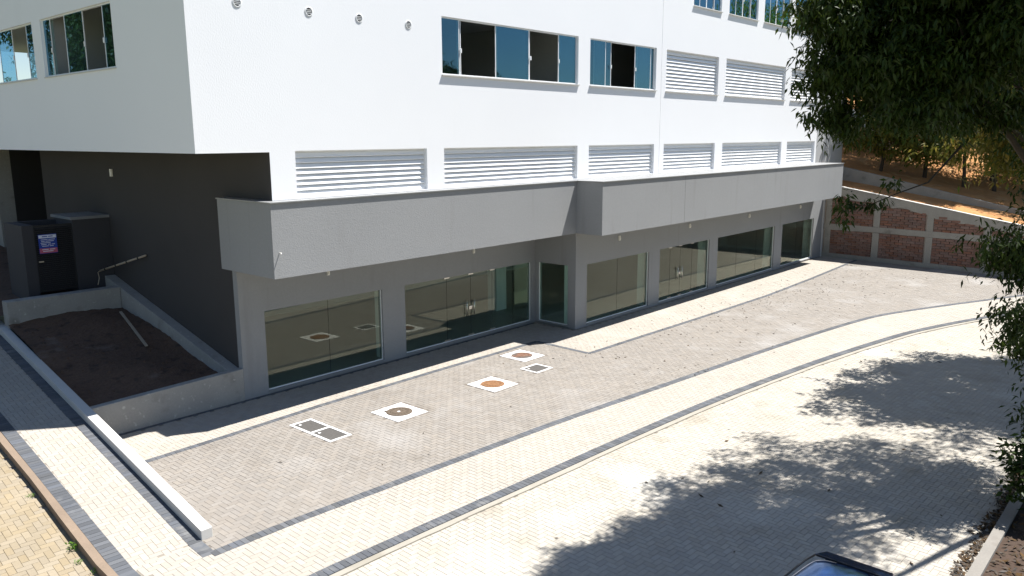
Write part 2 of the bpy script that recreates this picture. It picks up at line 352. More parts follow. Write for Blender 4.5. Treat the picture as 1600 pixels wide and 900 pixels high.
def border(parent, pts, width, zf, name='border_paver', nmax=300, step=.104, dz=.006):
    c = resample(pts, step); t = np.gradient(c, axis=0); ang = np.arctan2(t[:,1], t[:,0])
    z = zf(c[:,0], c[:,1]) + dz
    sl = np.array([zf(np.array([p[0]+q[0]]), np.array([p[1]+q[1]]))[0] - zf(np.array([p[0]]), np.array([p[1]]))[0] for p, q in zip(c, t / np.linalg.norm(t, axis=1)[:,None])])
    lay2 = np.abs(sl) > .01
    if lay2.any():   # climbing border: cross-set so that local y runs along the line
        lay(parent, name, 'gband', c[:,0], c[:,1], z, ang - math.pi/2, width, step-.006, np.arctan(sl), nmax)
    else: lay(parent, name, 'gband', c[:,0], c[:,1], z, ang, step-.006, width, 0.0, nmax)
def offset(pts, d):
    p = np.array(pts, float); t = np.gradient(p, axis=0); t /= np.linalg.norm(t, axis=1)[:,None]; return p + d*np.stack([-t[:,1], t[:,0]], 1)
def sheet(name, poly, zf, m, parent=None, nx=1):
    b = MB(); b.add([(x, y, zf(x, y) if callable(zf) else zf) for x, y in poly], [tuple(range(len(poly)))]); return b.build(name, m, parent)
def ribbon(name, A, B, zf, m, parent=None, dz=0.0, thick=0.0):
    n = len(A); v = [(p[0], p[1], zf(p[0], p[1])+dz) for p in A] + [(p[0], p[1], zf(p[0], p[1])+dz) for p in B]
    f = [(i, i+1, n+i+1, n+i) for i in range(n-1)]
    b = MB(); b.add(v, f)
    if thick:
        v2 = [(x, y, z-thick) for x, y, z in v]; b.add(v2, [tuple(reversed(q)) for q in f])
        o = 2*n; k = [list(range(n)), list(range(n, 2*n))]
        for L in k:
            for i in range(n-1): b.f.append((L[i], L[i+1], L[i+1]+o, L[i]+o)); b.mi.append(0)
        for i in (0, n-1): b.f.append((i, n+i, n+i+o, i+o)); b.mi.append(0)
    return b.build(name, m, parent)
zero = lambda x, y: 0.0*np.asarray(x)
def struct(o): o['kind'] = 'structure'; return o

INNER = smoothline([(-15.72,-4.68),(-14.3,-4.70),(-12.9,-4.79),(-10.7,-4.92),(-8.9,-5.03),(-7.2,-5.14),(-4.4,-5.44),(-1.6,-5.72),(1.9,-6.08),(4.8,-6.42),(7.7,-6.85),(9.3,-7.22),(12.2,-8.4),(15.1,-9.69),(18,-11.0),(21.5,-12.5)])
OUTER = smoothline([(-17.05,-6.46),(-14.96,-6.48),(-13.7,-6.53),(-12.3,-6.6),(-10.8,-6.69),(-8.9,-6.78),(-6.6,-6.9),(-3.95,-7.08),(-1.1,-7.40),(2.4,-7.86),(6.2,-8.55),(7.7,-8.93),(10.6,-9.9),(13.1,-10.99),(16,-12.3),(20.5,-14.3)])
FARK = smoothline([(-30,-13.86),(-6,-13.86),(-1,-13.8),(3,-14.2),(8,-15.4),(13,-17.4),(18,-20)])
APRON = [(-15.12,-.20),(-13,-.13),(-10.3,.02),(-6,.02),(-2.08,-.03),(-2.16,-2.17),(.6,-2.24),(4.7,-2.36),(9.9,-2.46),(15,-2.3),(21.9,-1.95)]
SL = lambda y, off: -15.61 + off + .065*(y+4.07)        # lines parallel to the low boundary wall
SIDE_IN = [(SL(-4.68,-.11),-4.68),(SL(-4.2,-.11),-4.2),(SL(2,-.11),2),(SL(9,-.11),9),(SL(24,-.11),24)]
oy = [-30,-9,-6.7,-4.2,0,4,10,24]
ox = lambda y: -16.86 + .050*(y+4.2) if y > -4.2 else -16.86 + .03*(y+4.2)
SIDE_OUT = [(ox(y), y) for y in oy]
MAN = [(-9.40,-1.83),(-6.33,-2.04),(-3.68,-.79)]
HOLES = [(x-.48,x+.48,y-.5,y+.5) for x, y in MAN] + [(-11.66,-11.06,-2.18,-.61), (-4.79,-4.07,-2.30,-1.66)]

# ------------------------------------------------------------------ the setting: ground and paving
def ground():
    b = MB(); n = 60; R = 900
    b.add([(-R,-R,-.6),(R,-R,-.6),(R,R,-.6),(-R,R,-.6)], [(0,1,2,3)])
    struct(b.build('ground', M['grass']))
ground()
# forecourt
fc = struct(sheet('forecourt', [(-15.75,-4.1),(-15.75,-4.75)] + [tuple(p) for p in INNER[2:]] + [(22.3,-2),(22.3,-1.9)] + [tuple(p) for p in reversed(APRON)], -.005, M['jointf']))
poly = [(-15.42,-4.1),(-15.62,-4.1),(-15.66,-4.62)] + [tuple(p) for p in INNER] + [(23,-1.95)] + [tuple(p) for p in reversed(APRON)]
herring(fc, 'sand', poly, zero, HOLES, 0.0)
border(fc, resample(APRON, .1), .16, zero, 'border_paver', 300)
# apron along the shop fronts
ap = struct(sheet('shop_apron', [(-15.3,-.1)] + APRON[1:] + [(22.3,.1),(-.05,.1),(-.05,1.9),(-15.0,2.1)], -.0065, M['joint']))
herring(ap, 'cream', APRON + [(22.4,-.06),(-.12,-.06),(-.12,1.68),(-11.4,1.68),(-15,1.72)], zero, HOLES)
APB = [(-14.7,1.74),(-11.45,1.72),(-.15,1.70)]
border(ap, resample(APB, .1), .10, zero, 'edge_paver', 120)
# front sidewalk strip between the two grey borders
fs = struct(sheet('front_sidewalk', [tuple(p) for p in OUTER] + [tuple(p) for p in reversed(INNER)] + [(-16.0,-4.1),(-17.0,-4.2)], -.0058, M['joint']))
herring(fs, 'cream', [(-16.7,-6.4)] + [tuple(p) for p in OUTER] + [tuple(p) for p in reversed(INNER)] + [(-15.82,-4.08),(-16.72,-4.08)], zero, (), -.02)
border(fs, INNER, .20, zero, 'border_paver', 150)
border(fs, OUTER, .22, zero, 'border_paver', 150)
cu = ribbon('flush_kerb', offset(OUTER, -.13), offset(OUTER, -.25) + RNG.normal(0, .008, OUTER.shape), lambda x, y: 0.0, M['flushk'], fs, .003, .1)
# the street in front
st = struct(sheet('street', [(-40,-6.5)] + [tuple(p) for p in OUTER[1:]] + [(20,-20)] + [tuple(p) for p in reversed(FARK)] + [(-40,-13.86)], -.028, M['jointg']))
spoly = [(-17,-6.62)] + [tuple(p) for p in offset(OUTER, -.2)] + [(20,-20)] + [tuple(p) for p in reversed(FARK)] + [(-30,-13.9)]
herring(st, 'street', spoly, lambda x, y: -.022 + 0*x, (), -.035)
# pavement along the climbing side street
ss = struct(ribbon('side_sidewalk', [(ox(y)-.12, y) for y in (-4.2,0,4,10,24)], [(SL(y,.05), y) for y in (-4.2,0,4,10,24)], lambda x, y: zside(x, y)-.006, M['joint']))
herring(ss, 'cream', [(ox(-4.2)+.06,-4.2),(ox(10)+.06,10),(ox(18)+.06,18),(SL(18,-.16),18),(SL(-4.2,-.16),-4.2)], lambda x, y: zsideA(y), (), -.06, SK)
border(ss, SIDE_IN, .22, lambda x, y: zsideA(y), 'border_paver', 180)
border(ss, SIDE_OUT[2:], .24, lambda x, y: zsideA(y), 'border_paver', 120)
kA = [(ox(y)-.125, y) for y in np.linspace(-30, 20, 60)]; kB = [(ox(y)-.255, y) for y in np.linspace(-30, 20, 60)]
kb = ribbon('side_kerb', [(p[0]+random.uniform(-.006,.006), p[1]) for p in kA], [(p[0]+random.uniform(-.025,.02), p[1]) for p in kB], lambda x, y: zside(x, y)+.008, M['oldkerb'], ss, 0, .3)
zst = lambda x, y: SK*np.maximum(0.0, y+4.2) - .135
sst = struct(ribbon('side_street', [(-26, y) for y in (-30,-4.2,0,10,40)], [(ox(min(y,24))-.2, y) for y in (-30,-4.2,0,10,40)], lambda x, y: float(zst(x, y))-.02, M['joint']))
herring(sst, 'yellow', [(-24,-4.2),(ox(-4.2)-.25,-4.2),(ox(14)-.25,14),(-22,14)], zst, (), -.055, SK, u=.112)
herring(sst, 'yellow', [(-24,-12),(ox(-12)-.25,-12),(ox(-4.2)-.25,-4.2),(-24,-4.2)], lambda x, y: zst(x, y), (), -.055, 0, nmax=60, u=.112)
struct(ribbon('bank', [(-60, y) for y in (-30,-4,20,60)], [(-25.9, y) for y in (-30,-4,20,60)], lambda x, y: float(zst(x, y))-.05 + (.12*(-26-x) if x < -26.5 else 0), M['grass']))
# bed across the street
far = struct(ribbon('planting_bed', FARK, [(p[0]+(8 if p[0] > 5 else 0), p[1]-16) for p in FARK], lambda x, y: .06 if y > -14.5 else .05, M['bedsoil']))
fk = ribbon('far_kerb', FARK, offset(FARK, -.17), lambda x, y: .13, M['farkerb'], st, 0, .25)

# ------------------------------------------------------------------ the building
YA, XD, XC, ZSF, XE, XW = 1.79, -11.36, -13.09, 6.18, 22.3, 20.5
ZT, ZB = 2.18, .085
bld = empty('commercial_building', (4, 6, 0), 'large new white and grey commercial building with shop fronts', 'building')
shopsB = [(.65,4.63),(5.40,9.41),(10.14,15.97),(16.85,20.86)]
shopsA = [(-10.68,-6.865),(-6.014,-.19)]
RET = (.33,1.65)
L_LO = [(-10.70,-6.63),(-6.0,.03),(.66,4.75),(5.43,9.48),(10.15,16.15),(16.80,20.28)]
W_UP = [(-6.0,.03),(.67,4.75)]; U_UP = [(5.46,9.54),(10.2,16.2),(16.88,20.3)]
T_UP = [(7.33,9.6),(10.26,12.95),(13.58,16.36),(17.0,19.8)]
ZL0, ZL1, ZU0, ZU1, ZT0, ZT1, ZTOP = 5.125, 6.2, 8.14, 9.64, 11.40, 12.95, 14.6
SWS = [(3.43,7.85),(8.48,12.9),(13.5,17.9)]
holes = [(a,b,ZL0,ZL1) for a, b in L_LO] + [(a,b,ZU0,ZU1) for a, b in W_UP+U_UP] + [(a,b,ZT0,ZT1) for a, b in T_UP] + [(5.105,5.122,5.0,15)]
b = MB(); wall_slab(b, 'x', XD, XW, 5.10, ZSF, 0, .2, holes); b.build('front_wall', M['white'], bld)
b = MB(); wall_slab(b, 'x', XC, XW, ZSF, ZTOP, 0, .2, holes); b.build('front_wall', M['white'], bld)
b = MB(); wall_slab(b, 'y', .2, 24, ZSF, ZTOP, XC, XC+.2, [(a,c,8.11,9.58) for a, c in SWS]); b.build('side_wall', M['white'], bld)
b = MB(); b.box((5.09,.21,5.2),(5.14,.24,ZTOP)); b.build('expansion_joint', M['black'], bld)
b = MB(); b.box((XC,-.003,ZTOP),(XW,24,ZTOP+.15)); b.build('roof', M['soffit'], bld)
b = MB(); b.box((XC+.2,.2,ZSF+.002),(XW,24,ZSF+.2)); b.build('floor_slab', M['soffit'], bld)
b = MB(); b.box((XC+.2,.2,10.2),(XW,24,10.45)); b.build('floor_slab', M['soffit'], bld)
b = MB(); b.box((XC+.2,7.5,ZSF+.2),(XW,7.7,10.2)); b.box((.42,3.2,ZSF+.2),(9.0,3.35,10.2)); b.box((.28,.25,ZSF+.2),(.42,7.5,10.2)); b.box((XC+.2,7.4,10.45),(XW,7.6,ZTOP)); b.box((XW-.2,.2,5.1),(XW,24,ZTOP)); b.build('partition', M['interior'], bld)
# lower storey side wall (charcoal), set back below the overhang
b = MB(); b.box((XD-.004,.003,3.4),(XD-.0005,.21,ZSF)); b.box((XD,.2,3.4),(XD+.2,YA+.2,ZSF)); b.box((XD,YA+.2,-.3),(XD+.2,14,ZSF)); b.build('charcoal_side_wall', M['dark'], bld)
b = MB(); b.box((XD,14,0),(XD+2.6,14.2,ZSF)); b.box((XD+2.4,14.2,0),(XD+2.6,19.5,ZSF)); b.box((XC,19.5,0),(XD+2.6,19.7,ZSF)); b.build('alcove_wall', M['dark'], bld)
b = MB(); b.box((-11.95,17.1,1.5),(-11.42,17.6,ZSF)); b.build('concrete_column', M['concrete'], bld)
# ground floor walls
b = MB(); wall_slab(b, 'x', XD, .0, 0, 3.365, YA, YA+.2, [(a,c,ZB,ZT) for a, c in shopsA]); b.build('shop_wall', M['grey'], bld)
b = MB(); wall_slab(b, 'y', .2, YA, 0, 3.365, 0, .2, [(RET[0],RET[1],ZB,ZT)]); b.build('return_wall', M['grey'], bld)
b = MB(); wall_slab(b, 'x', 0, XE, 0, 3.365, 0, .2, [(a,c,ZB,ZT) for a, c in shopsB]); b.build('shop_wall', M['grey'], bld)
b = MB(); b.box((XE,.0,0),(XE+.2,12,3.365)); b.box((XE-.25,-.02,-.02),(XE-.1,.0,3.36)); b.build('end_wall', M['soffit'], bld)
b = MB(); b.box((XD+.2,YA+.2,-.02),(0,10,.03)); b.box((0,.2,-.02),(XE,10,.03)); b.build('shop_floor', M['intfloor'], bld)
b = MB(); b.box((XD+.2,YA+.2,3.0),(0,10,3.1)); b.box((.2,.2,3.0),(XE,10,3.1)); b.build('shop_ceiling', M['interior'], bld)
b = MB(); b.box((XD+.2,9.8,.03),(XE,10,3.0)); b.build('shop_back_wall', M['interior'], bld)
b = MB(); b.box((XD+2.6,14,0),(XE,14.2,ZSF)); b.build('rear_wall', M['soffit'], bld)
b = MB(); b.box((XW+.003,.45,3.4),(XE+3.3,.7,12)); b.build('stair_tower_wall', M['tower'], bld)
for cx_, y_, w_ in [(-6.44,YA+.21,.42),(-11.0,YA+.21,.3),(5.01,.21,.4),(9.77,.21,.4),(16.41,.21,.5),(21.4,.21,.6),(.3,.21,.2)]:
    b = MB(); b.box((cx_-w_/2,y_,.03),(cx_+w_/2,y_+.42,3.0)); b.build('interior_column', M['intcol'], bld)
for (px, py) in [((776,486),(808,478)), ((770,486),(775,490))][:1]:
    g0 = G(*px, .03); g1 = G(*py, .03)
    b = MB(); b.box((g0[0],g0[1],.03),(g0[0]+.55,g0[1]+.45,3.0)); b.build('interior_column', M['intcol'], bld)
# marquee
MQ = [(-11.62,2.0),(-11.62,-.325),(-.42,-.325),(-.42,-1.35),(20.8,-1.35),(20.8,-.004),(-.004,-.004),(-.004,YA-.004),(XD-.004,YA-.004),(XD-.004,2.0)]
b = MB(); b.prism(MQ, 3.372, 5.07); mq = b.build('marquee', M['grey'], bld)
MQT = [(-11.62,2.0),(-11.62,-.325),(-.42,-.325),(-.42,-1.35),(20.8,-1.35),(20.8,.0),(XD,.0),(XD,2.0)]
c_ = .035
b = MB(); b.prism([(-11.62-c_,2.0),(-11.62-c_,-.325-c_),(-.42-c_,-.325-c_),(-.42-c_,-1.35-c_),(20.8+c_,-1.35-c_),(20.8+c_,-.006),(XD-.006,-.006),(XD-.006,2.0)], 5.072, 5.095); b.build('cap_flashing', M['cap'], mq)
b = MB(); b.box((4.777,-1.352,3.38),(4.784,-1.349,5.06)); b.build('marquee_joint', M['dark'], mq)
hk = onY(437, 402, -.325)
b = MB(); b.tube([(hk[0],-.33,hk[2]+.10),(hk[0],-.40,hk[2]+.10),(hk[0]-.01,-.41,hk[2]+.08)], .012, 8); b.build('pipe_stub', M['pvc'], mq)
for i, (x, y, z) in enumerate([(-8.71,YA,2.93),(-3.1,YA,2.9),(2.55,0,2.9),(7.6,0,2.91),(13.02,0,2.9),(18.88,0,2.92)]):
    b = MB(); w = .035
    b.box((x-w,y-.06,z-.08),(x+w,y,z+.09)); b.box((x-w*.5,y-.08,z-.05),(x+w*.5,y-.06,z+.04)); b.build('wall_lamp_box', M['pvc'], bld, bevel=.006)
b = MB(); b.box((XD-.05,8.44,5.40),(XD,8.56,5.62)); b.build('wall_lamp_box', M['pvc'], bld, bevel=.006)
# round vents
for x in (-11.92,-10.14,-8.72,-7.16):
    b = MB(); seg = 24
    ring = [(.094,0),(.105,.0),(.108,.008),(.09,.014),(.081,.011),(.081,.004)]
    for i in range(len(ring)-1):
        for k in range(seg):
            w0, w1 = 2*math.pi*k/seg, 2*math.pi*(k+1)/seg
            P = lambda r, d, w: (x + r*math.cos(w), -d-.001, 9.305 + r*math.sin(w))
            b.add([P(*ring[i],w0),P(*ring[i],w1),P(*ring[i+1],w1),P(*ring[i+1],w0)], [(0,1,2,3)])
    v = b.build('round_vent', M['alu'], bld)
    d = MB(); d.lathe([(.0,0),(.083,0)], seg=seg); d.v = [(x+p[0], -.003, 9.305+p[1]) for p in d.v]; d.build('vent_screen', M['alu'], v)
    for h in (-.036,0,.036):
        d = MB(); d.box((x-.068,-.010,9.305+h-.007),(x+.068,-.004,9.305+h+.007)); d.build('vent_bar', M['alu'], v)

# ---- windows
def frame_bars(b, P, u0, u1, z0, z1, w, d0, d1):
    for (a, c, e, f) in ((u0,u1,z0,z0+w),(u0,u1,z1-w,z1),(u0,u0+w,z0+w,z1-w),(u1-w,u1,z0+w,z1-w)):
        p, q = P(a,d0,e), P(c,d1,f); b.box(tuple(map(min, p, q)), tuple(map(max, p, q)))
def window(axis, u0, u1, z0, z1, face, panes, latches, sill=True, overlaps=(), inset=.05):
    """panes: glazed (u0,u1,track) intervals; the rest stays open"""
    s = 1
    P = (lambda u, d, z: (u, face+d, z)) if axis == 'x' else (lambda u, d, z: (face+d, u, z))
    def bx(b, a, c, d0, d1, e, f):
        p, q = P(a,d0,e), P(c,d1,f); return b.box(tuple(map(min, p, q)), tuple(map(max, p, q)))
    b = MB(); frame_bars(b, P, u0+.003, u1-.003, z0+.003, z1-.003, .035, inset, inset+.07); w = b.build('window', M['alu'], bld)
    for (a, c, tr) in panes:
        d = inset + .015 + .028*tr
        bx(pb := MB(), a, c, d, d+.006, z0+.036, z1-.036); pn = pb.build('pane', M['wglass'], w)
        for e in (a, c):
            bx(eb := MB(), e-.013, e+.013, d-.006, d+.012, z0+.04, z1-.04); eb.build('stile', M['alu'], w)
    for u in latches:
        bx(lb := MB(), u-.03, u+.03, inset-.02, inset+.012, (z0+z1)/2-.14, (z0+z1)/2-.02); lb.build('latch', M['alu'], w, bevel=.005)
    if sill:
        bx(sb := MB(), u0-.03, u1+.03, -.055, .05, z0-.028, z0+.001); sb.build('sill', M['stone'], w)
    return w
X = lambda px, py=95: float(onY(px, py, .05)[0])
window('x', *W_UP[0], ZU0, ZU1, 0, [(-5.96,-5.30,0),(-5.33,-5.22,1),(-3.83,-2.36,0),(-3.75,-2.3,1),(-.93,-.03,0),(-.84,-.01,1)], [-5.25,-2.30,-.93])
window('x', *W_UP[1], ZU0, ZU1, 0, [(.71,1.62,0),(1.0,1.98,1),(3.42,4.45,0),(3.60,4.7,1)], [1.93,3.45])
for i, (a, c) in enumerate(T_UP):
    q = (c-a)/4; window('x', a, c, ZT0, ZT1, 0, [(a+.03+q*k, a+q*(k+1)-.01 if k < 3 else c-.03, (0,1,1,0)[k]) for k in range(4)], [(a+c)/2])
for (a, c) in SWS:
    q = (c-a)/4; window('y', a, c, 8.11, 9.58, XC, [(a+.04,a+.62,0),(a+1.78,a+2.93,0),(a+3.9,c-.04,0)], [a+.62,a+1.75,a+3.88], sill=False)
    sb = MB(); sb.box((XC-.03,a-.03,8.085),(XC+.05,c+.03,8.111)); sb.build('side_window_sill', M['stone'], bld)

# ---- louvre shutters
def louvre(u0, u1, z0, z1, sill):
    dpt = .09
    b = MB(); P = lambda u, d, z: (u, d, z); frame_bars(b, P, u0+.002, u1-.002, z0+.002, z1-.002, .03, dpt, dpt+.05)
    lv = b.build('louvre_shutter', M['slat'], bld)
    n = round((z1-z0-.06)/.134); pt = (z1-z0-.06)/n; w = u1-u0-.064
    b = MB(); t = .004
    pr = [(.0,.0),(-.012,.012),(.002,.045),(.03,pt*.86),(.046,pt*1.02),(.05,pt*1.02),(.034,pt*.84),(.008,.043),(-.004,.014),(.006,.0)]
    k = len(pr); vs = [(-w/2, y, z) for y, z in pr] + [(w/2, y, z) for y, z in pr]
    b.add(vs, [(i, (i+1) % k, k+(i+1) % k, k+i) for i in range(k)] + [tuple(range(k-1,-1,-1)), tuple(range(k,2*k))])
    me = b.mesh('slat', M['slat'])
    for i in range(n): link('slat', me, lv, ((u0+u1)/2, dpt+.004, z0+.03+i*pt))
    b = MB(); b.box((u0+.03,dpt+.052,z0+.03),(u1-.03,dpt+.06,z1-.03)); b.build('shutter_backing', M['slat'], lv)
    if sill:
        b = MB(); b.box((u0-.03,-.055,z0-.028),(u1+.03,.06,z0+.001)); b.build('sill', M['stone'], lv)
for a, c in L_LO: louvre(a, c, ZL0, ZL1, False)
for a, c in U_UP: louvre(a, c, ZU0, ZU1, True)

# ---- shop glazing
def shopfront(axis, u0, u1, face, splits, door=None, name='shop_window'):
    P = (lambda u, d, z: (u, face+d, z)) if axis == 'x' else (lambda u, d, z: (face+d, u, z))
    def bx(a, c, d0, d1, e, f, b=None):
        b = b or MB(); p, q = P(a,d0,e), P(c,d1,f); return b.box(tuple(map(min, p, q)), tuple(map(max, p, q)))
    b = MB(); bx(u0,u1,.06,.10,ZB,ZB+.03,b); bx(u0,u0+.022,.06,.10,ZB+.03,ZT,b); bx(u1-.022,u1,.06,.10,ZB+.03,ZT,b)
    w = b.build(name, M['alu'], bld)
    bx(u0-.0,u1+.0,-.03,.06,ZB-.03,ZB-.002).build('threshold', M['cap'], w)
    es = [u0+.022] + list(splits) + [u1-.022]
    for a, c in zip(es[:-1], es[1:]):
        bx(a+.004,c-.004,.076,.084,ZB+.031,ZT-.004).build('pane', M['glass'], w)
    for s in splits:
        bx(s-.004,s+.004,.078,.082,ZB+.032,ZT-.006).build('pane_joint', M['black'], w)
    if door:
        d0, dm, d1 = door
        for u in door:
            bx(u-.11,u+.11,.062,.098,ZT-.05,ZT-.006).build('patch_fitting', M['steel'], w)
            bx(u-.13,u+.13,.060,.100,ZB+.032,ZB+.08).build('floor_hinge', M['steel'], w)
        bx(dm-.09,dm+.09,.06,.10,.98,1.1).build('door_lock', M['steel'], w, bevel=.01)
        for u in (dm-.24,dm-.1,dm+.1,dm+.24):
            out = (u in (dm-.24, dm+.1)); d = .02 if out else .13
            hb = MB(); hb.tube([P(u,d,.80),P(u,d,1.30)], .014, 8)
            for z in (.88,1.22): hb.tube([P(u,d,z),P(u,.08,z)], .008, 6)
            hb.build('door_handle', M['steel'], w, smooth=True)
    return w
shopfront('x', *shopsA[0], YA, [-8.7])
shopfront('x', *shopsA[1], YA, [-4.23,-3.16,-2.14,-1.1], (-4.23,-3.16,-2.14), 'glass_shop_door')
shopfront('y', *RET, 0, [])
shopfront('x', *shopsB[0], 0, [2.6])
shopfront('x', *shopsB[1], 0, [6.3,7.1,8.05], (6.3,7.1,8.05), 'glass_shop_door')
shopfront('x', *shopsB[2], 0, [12.1,14.1]); shopfront('x', *shopsB[3], 0, [18.8])

# ------------------------------------------------------------------ manholes and grates on the forecourt
def manhole(c, lid, label, ang):
    x, y = c; o = empty('manhole_cover', (x, y, .0), label, 'manhole', 'manholes on the forecourt')
    b = MB(); b.box((x-.475,y-.5,-.05),(x+.475,y+.5,.012)); b.build('concrete_slab', M['slab'], o, bevel=.006)
    b = MB(); b.lathe([(.315,.012),(.315,.020),(.30,.022),(.297,.017),(.0,.017)], (x,y,0), 40); b.build('lid_ring', lid, o)
    b = MB(); b.lathe([(.293,.0165),(.291,.024),(.24,.024),(.238,.02),(.17,.02),(.168,.025),(.10,.025),(.098,.021),(.0,.021)], (x,y,0), 40)
    for k in range(16):
        w = 2*math.pi*k/16; b.box((x+.205*math.cos(w)-.016,y+.205*math.sin(w)-.016,.019),(x+.205*math.cos(w)+.016,y+.205*math.sin(w)+.016,.0255))
    l = b.build('lid', lid, o)
    w = ang; b = MB(); cxx, cyy = x+.32*math.cos(w), y+.32*math.sin(w); b.box((cxx-.035,cyy-.035,.012),(cxx+.035,cyy+.035,.03)); b.build('hinge_lug', lid, l, bevel=.008)
    b = MB(); b.box((x-.05,y-.03,.0215),(x+.02,y+.03,.0265)); b.build('lid_badge', M['slab'] if lid is M['iron'] else lid, l)
manhole(MAN[0], M['iron'], 'brown iron manhole lid in a white slab next to the double grate', math.radians(130))
manhole(MAN[1], M['rust'], 'bright orange rusty manhole lid in a white square slab', math.radians(150))
manhole(MAN[2], M['rustmix'], 'patchy rust and grey manhole lid in a white slab nearest the shop door', math.radians(150))
def grate(x0, x1, y0, y1, n, label):
    o = empty('drain_cover', ((x0+x1)/2, (y0+y1)/2, 0), label, 'drain cover')
    b = MB(); t = .07; hy = (y1-y0-t*(n+1))/n
    b.box((x0,y0,-.05),(x0+t,y1,.012)); b.box((x1-t,y0,-.05),(x1,y1,.012))
    for k in range(n+1): b.box((x0+t,y0+k*(hy+t),-.05),(x1-t,y0+k*(hy+t)+t,.012))
    b.build('frame', M['slab'], o)
    for k in range(n):
        a = y0+t+k*(hy+t)
        b = MB(); b.box((x0+t+.004,a+.004,-.04),(x1-t-.004,a+hy-.004,.004)); p = b.build('lid_plate', M['grate'], o)
        b = MB(); b.box((x0+t+.08,a+hy-.14,.004),(x0+t+.14,a+hy-.08,.010)); b.build('lifting_eye', M['slab'], p)
grate(-11.66,-11.06,-2.18,-.61,2,'double grey drain cover in a white frame, left of the manholes')
grate(-4.79,-4.07,-2.30,-1.66,1,'small single square grey drain cover in a white frame')

# ------------------------------------------------------------------ low boundary wall, planter, kiosk
def bz(y): return SK*max(0, y+4.2) + .17
b = MB(); ys = [-4.15,-2,0,1.9,4,6,8,10.2]
A_ = [(SL(y,.0), y) for y in ys]; B_ = [(SL(y,.20), y) for y in ys]
n = len(ys); vs = [(x,y,bz(y)) for x,y in A_] + [(x,y,bz(y)) for x,y in B_] + [(x,y,-.1) for x,y in A_] + [(x,y,-.1) for x,y in B_]
fs = []
for i in range(n-1): fs += [(i,n+i,n+i+1,i+1),(2*n+i,2*n+i+1,3*n+i+1,3*n+i),(i,i+1,2*n+i+1,2*n+i),(n+i,3*n+i,3*n+i+1,n+i+1)]
fs += [(0,2*n,3*n,n),(n-1,2*n-1,4*n-1,3*n-1)]
b.add(vs, fs); bw = b.build('boundary_wall', M['kerbc'], None, bevel=.008); tag(bw, 'low pale concrete wall sloping between side pavement and forecourt', 'wall')
pl = empty('planter', (-13.2,5,0), 'raised concrete planter of bare soil beside the charcoal wall', 'planter')
XP0 = SL(1.9,.2)
b = MB(); b.add([(XP0+.002,1.83,-.05),(XD-.0,1.79,-.05),(XD,2.0,-.05),(XP0+.002,2.03,-.05),(XP0+.002,1.83,.72),(XD,1.79,.82),(XD,2.0,.82),(XP0+.002,2.03,.72)], [(0,3,2,1),(4,5,6,7),(0,1,5,4),(1,2,6,5),(2,3,7,6),(3,0,4,7)]); b.build('planter_wall', M['concrete'], pl, bevel=.01)
b = MB(); b.add([(XD-.30,2.0,-.05),(XD-.003,2.0,-.05),(XD-.003,9.0,-.05),(XD-.30,9.0,-.05),(XD-.30,2.0,.80),(XD-.003,2.0,.80),(XD-.003,9.0,2.42),(XD-.30,9.0,2.42)], [(0,3,2,1),(4,5,6,7),(0,1,5,4),(1,2,6,5),(2,3,7,6),(3,0,4,7)]); b.build('planter_wall', M['concrete'], pl, bevel=.01)
b = MB(); b.box((SL(8,.2),7.95,.2),(XD-.31,8.35,2.2)); b.build('planter_wall', M['concrete'], pl, bevel=.01)
b = MB(); nx, ny = 24, 40; vs = []
for j in range(ny+1):
    y = 2.0+(7.97-2.0)*j/ny
    for i in range(nx+1):
        x = SL(y,.18)+(XD-.29-SL(y,.18))*i/nx; vs.append((x,y,.60+.175*(y-2.0)+.05*math.sin(x*2.1+y*1.3)+random.uniform(-.018,.018)))
b.add(vs, [(j*(nx+1)+i,j*(nx+1)+i+1,(j+1)*(nx+1)+i+1,(j+1)*(nx+1)+i) for j in range(ny) for i in range(nx)]); b.build('soil', M['soil'], pl, smooth=True)
b = MB(); Rk = random.Random(17)
for i in range(420):
    y = Rk.uniform(2.15,7.85); x = Rk.uniform(SL(y,.25), XD-.36); z = .60+.175*(y-2.0)+.05*math.sin(x*2.1+y*1.3); q = Rk.uniform(.012,.05)*(1 if Rk.random() < .85 else 1.5); h = q*Rk.uniform(.4,.9); a0 = Rk.uniform(0,6)
    b.add([(x+q*math.cos(a0+k*1.256)*Rk.uniform(.7,1.2), y+q*math.sin(a0+k*1.256)*Rk.uniform(.7,1.2), z-.02) for k in range(5)]+[(x+q*.3,y,z+h),(x-q*.3,y+q*.2,z+h*.8)], [(0,1,5),(1,2,5),(2,6,5),(2,3,6),(3,4,6),(4,0,6),(0,5,6)])
o = b.build('soil_lumps', M['soil'], pl); o['kind'] = 'stuff'
def soilz(x, y): return .60+.175*(y-2.0)+.05*math.sin(x*2.1+y*1.3)
b = MB(); p0, p1 = np.array((-11.98,7.3,soilz(-11.98,7.3)+.06)), np.array((-12.42,4.75,soilz(-12.42,4.75)+.065)); t = (p1-p0)/np.linalg.norm(p1-p0); s_ = np.array((-t[1],t[0],0))*.036
b.add([p0-s_,p0+s_,p1+s_,p1-s_,p0-s_+(0,0,.03),p0+s_+(0,0,.03),p1+s_+(0,0,.03),p1-s_+(0,0,.03)], [(0,3,2,1),(4,5,6,7),(0,1,5,4),(1,2,6,5),(2,3,7,6),(3,0,4,7)])
tag(b.build('wooden_plank', M['wood'], None, bevel=.004), 'thin pale plank lying on the planter soil', 'plank')
